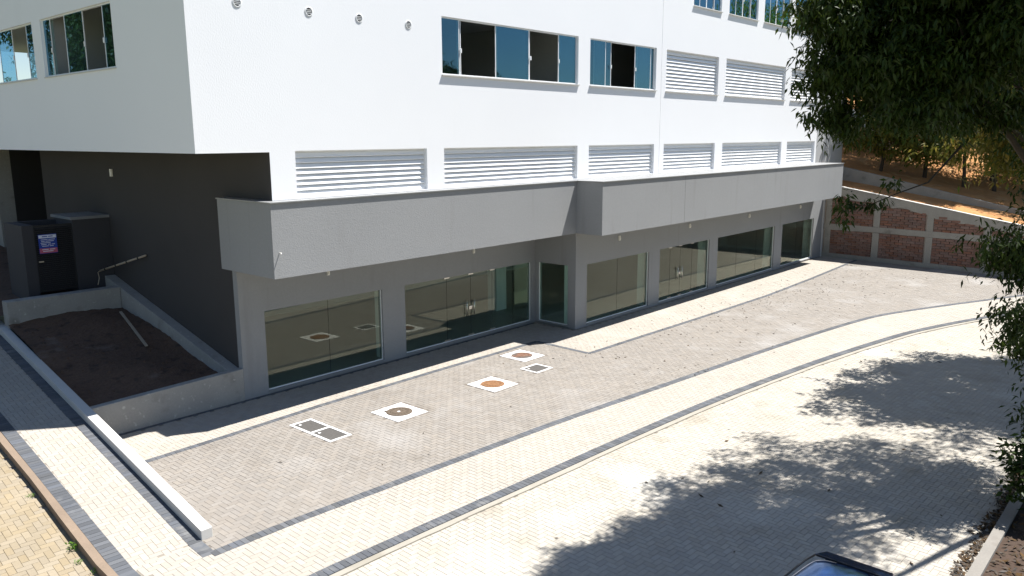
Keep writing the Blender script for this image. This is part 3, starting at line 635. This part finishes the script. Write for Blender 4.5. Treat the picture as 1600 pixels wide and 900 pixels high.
# pipe resting on the end of the sloping planter wall
p0 = np.array((XD-.5,8.78,2.62)); p1 = np.array((XD-.06,6.6,3.24))
pp = empty('wall_pipe', (XD-.3,7.7,2.5), 'pale banded pipe sticking out along the charcoal wall above planter', 'pipe')
b = MB(); b.tube([p0,p0+(p1-p0)*.5,p1], .030, 10); b.build('tube', M['wood'], pp, smooth=True)
for t in (.12,.36,.6,.84):
    c = p0+(p1-p0)*t; e = (p1-p0)/np.linalg.norm(p1-p0)*.03; b = MB(); b.tube([c-e,c+e], .034, 10); b.build('dark_band', M['black'], pp)
b = MB(); b.tube([p0,p0+(-.05,.05,-.05),p0+(-.02,.06,-.22),p0+(-.08,.05,-.42)], .014, 6); b.build('hanging_strap', M['wood'], pp)
# kiosk
ks = empty('utility_kiosk', (-12.8,9.6,2.0), 'dark utility kiosk with black louvred door and blue notice', 'kiosk')
KY = 9.0
b = MB(); b.box((-12.42,KY,1.0),(XD-.01,KY+1.5,4.17)); b.build('meter_block', M['kiosk'], ks)
b = MB(); b.box((-12.46,KY-.03,4.17),(XD-.008,KY+1.55,4.25)); b.build('top_slab', M['kiosktop'], ks)
b = MB(); b.box((-13.75,KY,1.0),(-13.46,KY+1.5,4.10)); b.box((-13.46,KY+1.3,1.0),(-12.42,KY+1.5,4.10)); b.build('enclosure_wall', M['kiosk'], ks)
b = MB(); b.box((-13.46,KY+.05,2.15),(-12.42,KY+.08,4.08)); dr = b.build('louvred_door', M['door'], ks)
for i in range(32):
    z = 2.2+i*.057; b = MB(); b.add([(-13.42,KY+.05,z),(-12.46,KY+.05,z),(-12.46,KY+.02,z+.006),(-13.42,KY+.02,z+.006),(-12.46,KY+.05,z+.05),(-13.42,KY+.05,z+.05)], [(0,1,2,3),(3,2,4,5)]); b.build('door_slat', M['door'], dr)
b = MB(); b.box((-13.40,KY-.02,3.03),(-13.28,KY+.02,3.06)); b.build('door_latch', M['steel'], dr)
sg = MB(); sg.box((-13.36,KY-.012,3.27),(-12.88,KY+.0,3.82)); sgo = sg.build('notice_sign', M['signblue'], None); tag(sgo, 'blue and white printed notice with red band on kiosk door', 'sign')
b = MB(); b.box((-13.35,KY-.015,3.71),(-12.89,KY-.0125,3.80)); b.build('white_header', M['signwhite'], sgo)
b = MB(); b.box((-13.35,KY-.015,3.285),(-12.89,KY-.0125,3.42)); b.build('red_footer', M['signpink'], sgo)
def lines(z, segs, m, y, h=.016):
    for (a, c) in segs:
        b = MB(); b.box((a,y,z),(c,y+.0012,z+h)); b.build('print_line', m, sgo)
lines(3.745, [(-13.26,-13.12),(-13.10,-12.98)], M['signblue'], KY-.0165, .026)
for k, sg_ in enumerate([[(-13.30,-13.12),(-13.1,-12.93)],[(-13.29,-13.2),(-13.18,-12.96)],[(-13.31,-13.05)],[(-13.3,-13.16),(-13.12,-13.04),(-13.02,-12.94)],[(-13.28,-13.1),(-13.08,-12.98)]]): lines(3.66-k*.046, sg_, M['signwhite'], KY-.0135)
for k, sg_ in enumerate([[(-13.29,-13.12),(-13.09,-12.95)],[(-13.27,-13.0)]]): lines(3.375-k*.05, sg_, M['signwhite'], KY-.0165, .022)
struct(sheet('rear_yard', [(-15.2,8.3),(XD,8.3),(XD,24),(-14.3,24)], lambda x, y: SK*(y+4.2)+.45 if y < 10 else SK*(y+4.2)+.2, M['soil']))

# ------------------------------------------------------------------ brick retaining wall on the right
BX = lambda y: 22.3 + .10*y
BTOP = lambda y: 3.92 + .165*y
rw = empty('retaining_wall', (21.9,-5,0), 'red clay block retaining wall with concrete beams and posts', 'wall')
YE = -13.5
b = MB(); b.add([(BX(0)+.06,0,-.1),(BX(YE)+.06,YE,-.1),(BX(YE)+.06,YE,BTOP(YE)-.1),(BX(0)+.06,0,BTOP(0)-.1),(BX(0)+.3,0,-.1),(BX(YE)+.3,YE,-.1),(BX(YE)+.3,YE,BTOP(YE)-.1),(BX(0)+.3,0,BTOP(0)-.1)], [(0,3,2,1),(0,1,5,4),(3,7,6,2),(4,5,6,7),(1,2,6,5),(0,4,7,3)]); b.build('mortar_core', M['mortar'], rw)
def slanted(name, y0, y1, z0, z1, dx, m, bev=.015, wob=0):
    """bar on the wall face; z0,z1 callables of y"""
    b = MB(); n = max(2, int(abs(y1-y0)/.35)+1); ys = np.linspace(y0, y1, n); vs = []
    for y in ys:
        w0 = random.uniform(-wob, wob); w1 = random.uniform(-wob*.3, wob*.3)
        vs += [(BX(y)-dx,y,z0(y)+w0),(BX(y)-dx,y,z1(y)+w1),(BX(y)+.2,y,z1(y)+w1),(BX(y)+.2,y,z0(y)+w0)]
    fs = [(0,1,2,3),tuple(4*(n-1)+k for k in (3,2,1,0))]
    for i in range(n-1): fs += [(4*i+k,4*(i+1)+k,4*(i+1)+(k+1)%4,4*i+(k+1)%4) for k in range(4)]
    b.add(vs, fs); return b.build(name, m, rw)
slanted('top_beam', 0, YE, lambda y: BTOP(y)-.48, BTOP, .02, M['beam'], wob=.10)
slanted('middle_beam', 0, YE, lambda y: 1.50, lambda y: 1.80, .022, M['beam'], wob=.025)
slanted('footing', 0, YE, lambda y: -.05, lambda y: .22, .05, M['beam'], wob=.02)
PO = [-.25,-2.83,-5.42,-8.0,-10.6,-13.2]
for k, y in enumerate(PO):
    slanted('concrete_post', y+.16, y-.16, lambda q: .22, lambda q: 1.5, .018, M['beam'], wob=.01)
    slanted('concrete_post', y+.15, y-.15, lambda q: 1.8, lambda q: BTOP(q)-.46, .016, M['beam'], wob=.015)
slanted('coping', 0, YE, lambda y: BTOP(y), lambda y: BTOP(y)+.035, .05, M['kerbc'], wob=.006)
BL, BH = .40, .128
bb = MB(); bb.box((-.05,-BL/2+.012,0),(.07,BL/2-.012,BH-.022)); bb2 = MB(); bb2.box((-.05,-.095,0),(.07,.09,BH-.022))
bm, bm2 = bb.mesh('clay_block', M['brick']), bb2.mesh('clay_half_block', M['brick'])
cand = []
for z0_, up in ((.225,False),(1.805,True)):
    for k in range(len(PO)-1):
        ya, yb = PO[k]-.16, PO[k+1]+.16
        rows = 10 if not up else 14
        for r in range(rows):
            z = z0_+r*BH
            y = ya - (BL/2 if r % 2 else 0); first = True
            if r % 2: cand.append((ya-.1, z, bm2))
            yy = ya - (.2 if r % 2 else 0) - BL/2
            while yy - BL/2 > yb - .21:
                half = yy - BL/2 < yb - .02
                cand.append((yy+.1 if half else yy, z, bm2 if half else bm)); yy -= BL
cand = [c for c in cand if (c[1]+BH < 1.52 or (c[1] > 1.7 and c[1]+BH < BTOP(c[0])-.36))]
rest = MB(); keep = set(sorted(range(len(cand)), key=lambda i: -cand[i][0])[:300])
for i, (y, z, me) in enumerate(cand):
    off = random.uniform(-.006,.008)
    if i in keep: link('clay_block', me, rw, (BX(y)+off+.03, y, z), (0, random.uniform(-.01,.01), math.atan(-.10)+random.uniform(-.008,.008)))
    else:
        h = .19 if me is bm else .095; rest.box((BX(y)-.02+off,y-h,z),(BX(y)+.09,y+h,z+BH-.016))
o = rest.build('clay_block_field', M['brick'], rw); o['kind'] = 'stuff'

# hillside behind it
def hz(x, y):
    base = 3.86 + .165*y
    s = max(0, x-22.4)
    z = base + .06*min(s, 2.6)
    if s > 2.8: z = 4.55 + .21*(y+.25) + .05*(s-2.8)
    if s > 9: z += .28*(s-9)
    return z
b = MB(); xs = [22.45,23.2,24,24.6,25.12,25.13,25.6,26.4,27.5,29,31,34,38,44,52,64,80,110]; ys = list(np.linspace(-16,2,37))+[4,8,14,22,34,50,80]
xs2 = xs; vs = []
for y in ys:
    for x in xs2: vs.append((x if y > 0 or x > 22.5 else BX(y)+.2, y, max(-.3, hz(x, min(y, 3)) + (0 if y < 3 else .05*(y-3))) + random.uniform(-.05,.05)*(0 if x < 22.6 or 25 < x < 25.3 else 1)))
nxx = len(xs2); b.add(vs, [(j*nxx+i,j*nxx+i+1,(j+1)*nxx+i+1,(j+1)*nxx+i) for j in range(len(ys)-1) for i in range(nxx-1)])
hl = struct(b.build('hillside', M['redsoil'], smooth=True))
b = MB(); ysn = np.linspace(1.5,-13,30); vs = []
for y in ysn:
    t_ = 4.66 + .222*(y+.25) + random.uniform(-.012,.012); vs += [(24.95,y,t_-.95),(24.95,y,t_),(25.2,y,t_),(25.2,y,t_-.95)]
n = len(ysn); b.add(vs, [(0,1,2,3),tuple(4*(n-1)+k for k in (3,2,1,0))] + [(4*i+k,4*(i+1)+k,4*(i+1)+(k+1)%4,4*i+(k+1)%4) for i in range(n-1) for k in range(4)])
tag(b.build('terrace_wall', M['beam'], None), 'upper grey concrete terrace wall stepping along the red earth slope', 'wall')
# stone shed on the hill
sh = empty('stone_shed', (34,2.6,4.6), 'dark stone walled shed with grey roof behind the building end', 'shed')
b = MB(); b.box((33.05,.2,3.6),(36,5.5,7.0)); b.build('shed_core', M['mortar'], sh)
for r in range(9):
    y = .25 + (r % 2)*.12
    while y < 5.3:
        w = random.uniform(.26,.42); b = MB(); z = 4.6+r*.235
        b.box((33.0-random.uniform(0,.05),y,z),(33.1,y+w-.03,z+.205)); b.build('stone', M['darkstone'], sh, bevel=.02); y += w
b = MB(); b.add([(32.6,-.1,6.9),(36.4,-.1,8.2),(36.4,5.8,8.2),(32.6,5.8,6.9),(32.6,-.1,6.98),(36.4,-.1,8.28),(36.4,5.8,8.28),(32.6,5.8,6.98)], [(0,3,2,1),(4,5,6,7),(0,1,5,4),(1,2,6,5),(2,3,7,6),(3,0,4,7)]); b.build('roof_sheet', M['roof'], sh)
b = MB(); b.box((32.8,-.05,4.2),(32.95,.1,6.95)); b.build('post', M['wood'], sh)

# ------------------------------------------------------------------ trees
def leafcloud(name, lobes, n, m, parent, ln=.16, wd=.048, per=8, droop=.55, spread=.17, seed=1, shell=.55, kind='stuff', clump=0.0):
    R = np.random.default_rng(seed)
    vol = np.array([l[3]*l[4]*l[5] for l in lobes])**.85; cnt = np.maximum(8, (n*vol/vol.sum())).astype(int)
    cs = []; shade = []
    for l, c in zip(lobes, cnt):
        d = R.normal(size=(c,3)); d /= np.linalg.norm(d, axis=1)[:,None]
        r = np.where(R.random(c) < shell, R.uniform(.78,1.05,c), R.random(c)**.4*.9)
        # uneven outline: radius modulated by low-frequency bumps
        ph = R.uniform(0,6.28,3); r = r*(1+.16*np.sin(3.1*d[:,0]+2.3*d[:,2]*2+ph[0])+.12*np.sin(5.3*d[:,1]+4.1*d[:,2]+ph[1]))
        q = np.array(l[:3])+d*r[:,None]*np.array(l[3:6])
        if clump and c > 40:      # twig masses with gaps between them
            ns = max(6, int(2.3*np.mean(l[3:6])**2/clump**2)); hub = q[:ns]; wgt = R.random(len(hub))**1.5+.15
            q = hub[R.choice(len(hub), c, p=wgt/wgt.sum())]+R.normal(size=(c,3))*clump*np.array((.62,.62,.42))
        cs.append(q)
    c = np.concatenate(cs); N = len(c)
    base = np.repeat(c, per, 0); k = len(base)
    az = R.uniform(0, 2*math.pi, k); el = R.normal(-droop, .45, k)
    dr = np.stack([np.cos(az)*np.cos(el), np.sin(az)*np.cos(el), np.sin(el)], 1)
    base = base + R.normal(size=(k,3))*spread*.45 + dr*.03
    L = ln*R.uniform(.65,1.25,k)[:,None]; Wd = wd*R.uniform(.7,1.2,k)[:,None]
    sd = np.cross(dr, R.normal(size=(k,3))*.5+np.array([0,0,1])); sd /= (np.linalg.norm(sd, axis=1)[:,None]+1e-6); nm = np.cross(sd, dr)
    mid = base+dr*L*.45+nm*L*.06; tip = base+dr*L-np.array([0,0,1])*L*.18
    v = np.stack([base, mid-sd*Wd-nm*Wd*.35, tip, mid+sd*Wd-nm*Wd*.35], 1).reshape(-1,3)
    f = (np.array([[0,1,2],[0,2,3]])[None]+4*np.arange(k)[:,None,None]).reshape(-1)
    rn = np.repeat(np.clip(np.repeat(R.random(N),per)*.6+R.random(k)*.4,0,1), 2)
    o = raw_mesh(name, v, f, 3, m, rn, parent)
    if kind: o['kind'] = kind
    return o, c
def limbs(name, base, targets, r0, parent, seed=0, fork=.45, bend=.3, seg=8):
    R = random.Random(seed); b = MB(); base = np.array(base, float)
    top = base + (np.mean([t[:3] for t in targets], axis=0)-base)*fork; top[:2] = base[:2]*.75+top[:2]*.25
    tp = [base+(0,0,-.2), base+(0,0,.05), base*.66+top*.34+(R.uniform(-.08,.08),R.uniform(-.08,.08),0), base*.33+top*.67+(R.uniform(-.1,.1),R.uniform(-.1,.1),0), top]
    b.tube(tp, [r0*1.45,r0*1.2,r0,r0*.9,r0*.8], 10); tr = b.build('trunk', M['bark'], parent, smooth=True)
    b = MB()
    for t in targets:
        e = np.array(t[:3], float); m_ = (top+e)/2+np.array((R.uniform(-bend,bend),R.uniform(-bend,bend),R.uniform(0,bend)))
        b.tube([top-(0,0,.15),top*.6+m_*.4,m_,e], [r0*.55,r0*.42,r0*.3,r0*.1], 7)
        if len(t) > 3:
            for q in range(7):
                d = np.array([R.gauss(0,1) for _ in range(3)]); d /= np.linalg.norm(d); f = e+d*np.array(t[3:6])*R.uniform(.6,.95); s_ = m_*.3+e*.7
                b.tube([s_, (s_+f)/2+(0,0,.1), f], [r0*.14,r0*.09,r0*.03], 5)
    b.build('branches', M['bark'], parent, smooth=True)
def tree(name, base, lobes, n, m, label, r0=.2, group=None, extra=None, **kw):
    o = empty(name, base, label, 'tree', group)
    limbs(name, base, lobes, r0, o, seed=kw.get('seed',1)); leafcloud('crown', lobes, n, m, o, **kw)
    return o
# big tree across the street whose crown fills the upper right
TA = [(-7.5,-12.5,8.0,1.45,1.5,1.2),(-6.9,-13.1,9.4,2.0,1.9,1.4),(-5.3,-12.3,8.5,1.7,1.7,1.2),(-6.5,-12.75,7.2,.95,.95,.55),(-7.6,-14.6,9.6,1.5,1.4,1.2),
      (-2.6,-13.95,6.2,1.5,.6,.8),(-3.4,-13.75,5.2,1.2,.55,.5),(-5.05,-13.55,4.45,.75,.55,.42),(-4.4,-13.98,3.05,.75,.45,.45),(-5.6,-13.75,3.35,.5,.35,.28),(-4.6,-14.35,2.0,.7,.4,.7)]
TA2 = [(-3.4,-13.4,9.6,2.0,1.7,1.4),(-2.2,-12.9,8.7,1.8,1.7,1.3),(-1.2,-14.3,9.5,2.2,2.0,1.6),(-3.0,-14.3,7.6,1.5,.9,.8)]
ta = tree('mango_tree', (-1.6,-15.9,.05), TA, 15500, M['leafA'], 'big dark leafed tree whose crown fills the upper right corner', .24, seed=5, ln=.125, wd=.022, per=10, droop=.75, clump=.36)
TA3 = [(*alongray(1312,60,13.6),.72,.72,.62),(*alongray(1330,130,13.8),.62,.62,.5),(*alongray(1352,178,14.2),.5,.5,.32),(*alongray(1300,5,13.8),.6,.6,.5),(*alongray(1420,165,14.6),.8,.6,.42)]
leafcloud('crown', TA3, 1500, M['leafA'], ta, seed=15, ln=.125, wd=.022, per=10, droop=.75, clump=.26)
b = MB()
for q in TA3: b.tube([(-5.3,-12.6,8.6),(np.array((-5.3,-12.6,8.6))+np.array(q[:3]))/2+(0,0,.15),q[:3]], [.04,.028,.01], 6)
b.build('branches', M['bark'], ta, smooth=True)
leafcloud('thin_crown', TA2, 2900, M['leafA'], ta, seed=6, ln=.14, wd=.024, per=9, droop=.7, clump=.36)
TB = [(2.6,-12.2,7.0,2.0,2.0,1.5),(4.9,-12.9,7.6,2.4,2.1,1.8),(3.6,-14.2,8.6,2.5,2.2,1.9),(6.9,-13.4,6.9,2.1,1.9,1.5),(7.3,-14.9,8.3,2.4,2.2,1.9),(5.2,-15.4,9.6,2.4,2.2,1.6)]
tree('mango_tree', (5.0,-15.6,.05), TB, 10500, M['leafD'], 'second street tree with bronze flushed leaves farther along the far kerb', .23, seed=9, ln=.16, wd=.032, per=9, droop=.6, clump=.5)
TC = [(13.4,-18.6,7.4,2.4,2.2,1.9),(15.6,-19.6,8.6,2.6,2.4,2.2),(12.6,-20.4,9.2,2.4,2.2,2.0),(16.2,-18.0,6.8,2.0,1.8,1.5)]
tree('mango_tree', (14.4,-20,.05), TC, 3200, M['leafA'], 'street tree beyond the bend of the road, mirrored in the upper windows', .22, seed=12, ln=.24, wd=.06, per=8)
# twig sprig hanging in front of the retaining wall, part of the big tree
P_ = [alongray(1505,225,15.5), alongray(1450,285,15), alongray(1400,303,14.7), alongray(1355,322,14.5), alongray(1322,318,14.4)]
b = MB(); b.tube(P_, [.02,.014,.010,.007,.004], 6); b.build('drooping_twig', M['bark'], ta, smooth=True)
lob = [(*P_[4],.17,.17,.2),(*alongray(1318,345,14.4),.12,.12,.14),(*P_[3],.10,.1,.08),(*alongray(1375,315,14.6),.12,.1,.08),(*alongray(1400,285,14.8),.2,.15,.07)]
leafcloud('twig_leaves', lob, 46, M['leafA'], ta, seed=3, ln=.12, wd=.022, per=6, droop=.7, spread=.1)
# shrubs in the bed
SHR = empty('leafy_shrub', (-6.05,-14.25,.05), 'bushy green shrub growing in the bed behind the far kerb', 'shrub')
leafcloud('foliage', [(-5.9,-14.1,.95,.5,.4,.42),(-5.35,-14.35,1.35,.55,.45,.55),(-6.35,-14.35,.6,.3,.35,.3)], 380, M['leafA'], SHR, seed=21, ln=.13, wd=.034, per=7, droop=.1, spread=.14)
b = MB()
for k in range(7): b.tube([(-6.05,-14.25,.0),(-6.05+random.uniform(-.3,.3),-14.2+random.uniform(-.2,.2),.6),(-6.05+random.uniform(-.6,.6),-14.1+random.uniform(-.3,.3),1.2)], [.02,.014,.006], 5)
b.build('stems', M['bark'], SHR)
# trees on the hillside
HT = [((28.3,-5.3),2.6,'leafB',1.9,'slim hillside tree with bare trunk above the terrace wall'),((29.3,-6.6),2.8,'leafB',2.1,'hillside tree leaning right of the slim bare trunk'),((27.3,-1.2),2.7,'leafC',.5,'bronze tinged bushy tree on the hillside nearest the building end'),
      ((28.6,-3.2),3.0,'leafC',.9,'yellowish green hillside tree behind the middle of the terrace wall'),((31.5,-8.6),3.6,'leafB',1.6,'tall green hillside tree at the right edge behind the branches'),((33.5,-3.2),4.0,'leafB',1.6,'tall green tree on the hill behind the bronze one'),((35,-11.5),4.0,'leafB',1.6,'farthest right hillside tree on the red earth'),((38.5,0.2),4.4,'leafB',1.8,'broad green tree beyond the stone shed'),((31.8,-6.0),3.2,'leafC',1.2,'rusty leafed tree between the two tall hillside trees')]
for i, ((x, y), r, mm, tr, lab) in enumerate(HT):
    z = hz(x, y); R = random.Random(i+40)
    lb = [(x+R.uniform(-.5,.5)*r, y+R.uniform(-.55,.55)*r, z+tr+r*(.35+.30*k), r*R.uniform(.55,.8), r*R.uniform(.6,.85), r*R.uniform(.36,.5)) for k in range(8)]
    tree('hillside_tree', (x, y, z), lb, 2600, M[mm], lab, .08+.02*(r-2), 'trees on the hillside', seed=60+i, ln=.24, wd=.05, per=7, droop=.5, spread=.3, clump=.55)
# far wood closing the hill
lob = []
R = random.Random(5)
for k in range(46):
    x = R.uniform(42,78); y = -6+R.uniform(0,1)*50; lob.append((x,y,max(1,hz(x,min(y,3)))+R.uniform(2,5),R.uniform(3,5),R.uniform(3,5),R.uniform(2.5,4)))
o, _ = leafcloud('far_wood', lob, 6500, M['leafB'], None, seed=33, ln=.8, wd=.22, per=5, spread=.8, kind=None)
o['kind'] = 'stuff'; tag(o, 'distant green wood on the hill beyond the trees', 'wood')
# trees along the side street that the left windows mirror
for i, (x, y) in enumerate([(-28,38),(-31,47),(-34,56),(-29.5,55),(-27.5,30)]):
    z = float(zst(x, y))+.12*(-26-x); R = random.Random(i+90)
    lb = [(x+R.uniform(-1.6,1.6), y+R.uniform(-1.6,1.6), z+3+1.5*k, 3.0*R.uniform(.7,1), 3.0*R.uniform(.7,1), 1.8) for k in range(6)]
    tree('bank_tree', (x, y, z), lb, 900, M['leafA'], 'bank tree mirrored in the left windows, ' + ['second','third','farthest left','farthest right','first'][i] + ' up the slope', .2, 'trees on the side bank', seed=80+i, ln=.34, wd=.09, per=7, spread=.4)

# ------------------------------------------------------------------ parked car (tail towards +x)
car = empty('parked_car', (-13.9,-13.19,-.02), 'dark blue hatchback car parked in the tree shade at bottom edge', 'car')
CX0, CYC, CZ0 = -11.74, -13.21, -.06      # rear end x, centre line y
prof = [  # s = distance from tail, half width sill, half width belt, belt z, half width roof, roof z
 (0.00,.66,.70,.92,.0,.92),(.06,.70,.74,1.00,.40,1.26),(.12,.72,.76,1.02,.435,1.405),(.34,.74,.77,1.02,.46,1.44),(1.0,.76,.78,1.00,.50,1.475),(1.7,.77,.79,.98,.51,1.475),(2.2,.77,.79,.96,.49,1.43),(2.75,.77,.785,.95,.47,1.16),(3.05,.77,.78,.94,.46,.98),(3.5,.75,.76,.88,.42,.90),(3.85,.68,.70,.74,.36,.77),(3.98,.58,.6,.6,.3,.62)]
def carpt(row, k):
    s, ws, wb, zb, wr, zr = row; ws *= .93; wb *= .93
    ring = [(-ws*.92,.22),(-ws,.32),(-wb,.62),(-wb*.985,zb),(-(wr+.05) if zr > zb+.05 else -wb*.8,zr-.06 if zr > zb+.05 else zb+.01),(-wr*.86,zr-.008),(-wr*.4,zr+.012),(0,zr+.018)]
    ring = ring + [(-a,c) for a, c in reversed(ring[:-1])]
    y, z = ring[k]; return (CX0-s, CYC+y, CZ0+z)
b = MB(); K = 15
for i, row in enumerate(prof): b.v += [carpt(row, k) for k in range(K)]
for i in range(len(prof)-1):
    for k in range(K-1):
        cab = (k in (3,10)) and prof[i][5] > prof[i][3]+.2 and prof[i+1][5] > prof[i+1][3]+.15
        wind = (k in (4,5,6,7,8,9)) and i in (6,7)
        b.f.append((i*K+k,i*K+k+1,(i+1)*K+k+1,(i+1)*K+k)); b.mi.append(1 if cab or wind else 0)
    b.f.append((i*K+K-1,i*K,(i+1)*K,(i+1)*K+K-1)); b.mi.append(2)
b.f.append(tuple(range(K-1,-1,-1))); b.mi.append(0); b.f.append(tuple(range((len(prof)-1)*K,len(prof)*K))); b.mi.append(0)
bo = b.build('body', [M['carpaint'], carglass, M['carblack']], car, smooth=True)
md = bo.modifiers.new('sub', 'SUBSURF'); md.levels = 2; md.render_levels = 2
b = MB(); b.add([(CX0-.20,CYC-.455,CZ0+1.42),(CX0-.20,CYC+.455,CZ0+1.42),(CX0+.03,CYC+.40,CZ0+1.385),(CX0+.03,CYC-.40,CZ0+1.385),(CX0-.20,CYC-.455,CZ0+1.449),(CX0-.20,CYC+.455,CZ0+1.449),(CX0+.03,CYC+.40,CZ0+1.405),(CX0+.03,CYC-.40,CZ0+1.405)], [(0,3,2,1),(4,5,6,7),(0,1,5,4),(1,2,6,5),(2,3,7,6),(3,0,4,7)]); b.build('rear_spoiler', M['carpaint'], car, bevel=.012)
b = MB(); b.box((CX0-.215,CYC-.44,CZ0+1.425),(CX0-.2,CYC+.44,CZ0+1.4505)); b.build('hatch_gap', M['carblack'], car)
b = MB(); b.add([(CX0+.0,CYC-.42,CZ0+1.06),(CX0+.0,CYC+.42,CZ0+1.06),(CX0-.05,CYC+.38,CZ0+1.34),(CX0-.05,CYC-.38,CZ0+1.34)], [(0,1,2,3)]); b.build('rear_window', carglass, car)
for s in (-1,1):
    b = MB(); b.tube([(CX0-.12,CYC+s*.47,CZ0+1.40),(CX0-.4,CYC+s*.50,CZ0+1.425),(CX0-1.0,CYC+s*.53,CZ0+1.445),(CX0-1.7,CYC+s*.535,CZ0+1.44),(CX0-2.2,CYC+s*.515,CZ0+1.39)], .012, 8); b.build('roof_trim', M['carblack'], car, smooth=True)
    b = MB(); b.box((CX0-.06,CYC+s*.56-.1,CZ0+.78),(CX0+.01,CYC+s*.56+.1,CZ0+1.0)); b.build('tail_light', M['lampred'], car, bevel=.02)
    b = MB(); b.box((CX0-3.9,CYC+s*.52-.14,CZ0+.6),(CX0-3.78,CYC+s*.52+.14,CZ0+.74)); b.build('headlight', M['lampclear'], car, bevel=.03)
    b = MB(); b.box((CX0-2.78,CYC+s*.8-.09,CZ0+.96),(CX0-2.66,CYC+s*.8+.09,CZ0+1.08)); b.build('wing_mirror', M['carpaint'], car, bevel=.03)
    for xs_ in (-.72,-3.22):
        b = MB(); sg_ = 28; pr = [(.0,.0),(.18,.0),(.20,.02),(.30,.03),(.315,.06),(.315,.16),(.30,.19),(.0,.19)]
        b.lathe([(r,z) for r, z in pr], seg=sg_); b.v = [(CX0+xs_+p[0], CYC+s*(.70-p[2]), CZ0+.315+p[1]) for p in b.v]; w = b.build('wheel', M['tyre'], car, smooth=False)
        b = MB(); b.lathe([(.0,.0),(.17,.0),(.19,.01)], seg=sg_); b.v = [(CX0+xs_+p[0], CYC+s*(.704-p[2]), CZ0+.315+p[1]) for p in b.v]; b.build('rim', M['chrome'], w)

# ------------------------------------------------------------------ fallen leaves, weeds
def litter(name, pts, m, label, cat, size=(.03,.07), seed=1):
    R = np.random.default_rng(seed); n = len(pts); s = R.uniform(*size, n); a = R.uniform(0,6.28,n); d = np.stack([np.cos(a),np.sin(a),R.normal(0,.25,n)],1)*s[:,None]; e = np.stack([-np.sin(a),np.cos(a),R.normal(0,.5,n)],1)*s[:,None]*.34
    p = np.array(pts)+np.array((0,0,.014)); v = np.stack([p-d,p-e,p+d+np.array((0,0,.008)),p+e],1).reshape(-1,3)
    v[:,2] = np.maximum(v[:,2], np.repeat(p[:,2],4)-.009)
    f = (np.array([[0,1,2],[0,2,3]])[None]+4*np.arange(n)[:,None,None]).reshape(-1)
    o = raw_mesh(name, v, f, 3, m, np.repeat(R.random(n),2)); o['kind'] = 'stuff'; return tag(o, label, cat)
R = np.random.default_rng(4)
pts = [(R.uniform(-4,20),R.uniform(-6.4,-1.2),0) for _ in range(330)] + [(R.normal(10,4),R.normal(-3.2,.9),0) for _ in range(260)] + [(R.uniform(-15,0),R.uniform(-4.5,-.2),0) for _ in range(16)]
pts = [p for p in pts if p[0] < 20.5 and p[1] < -.9]
litter('fallen_leaves', pts, M['dryleaf'], 'small dry leaves scattered over the forecourt paving', 'leaves', (.02,.055), 2)
pts = [(R.uniform(-9.5,-1),-13.80+abs(R.normal(0,.10)),-.02) for _ in range(900)] + [(R.uniform(-9.6,-5.5),R.uniform(-14.9,-14.05),.06) for _ in range(500)] + [(R.uniform(-12,6),R.uniform(-13.7,-8),-.02) for _ in range(36)]
litter('kerb_leaf_litter', pts, M['dryleaf'], 'brown leaf litter gathered along the far kerb', 'leaves', (.03,.08), 3)
for i, (u, v, s_, lab) in enumerate([(116,857,1.0,'tufted green weed at the foot of the side kerb'),(48,776,.45,'tiny dark weed by the side kerb farther up'),(124,880,.5,'small brownish weed sprouting between ochre pavers'),(150,896,.55,'small weed against the kerb at the bottom edge')]):
    d = ray(u, v); t = (SK*(CP[1]+4.2)-.135-CP[2])/(d[2]-SK*d[1]); g = CP+d*t
    if g[1] < -4.2: g = G(u, v, -.135)
    w = empty('weed', tuple(g), lab, 'weed', 'weeds by the side kerb')
    leafcloud('leaves', [(g[0],g[1],g[2]+.03*s_,.07*s_,.07*s_,.035*s_)], 14, M['weed'], w, seed=70+i, ln=.06*s_, wd=.015*s_, per=4, droop=-.4, spread=.04*s_)
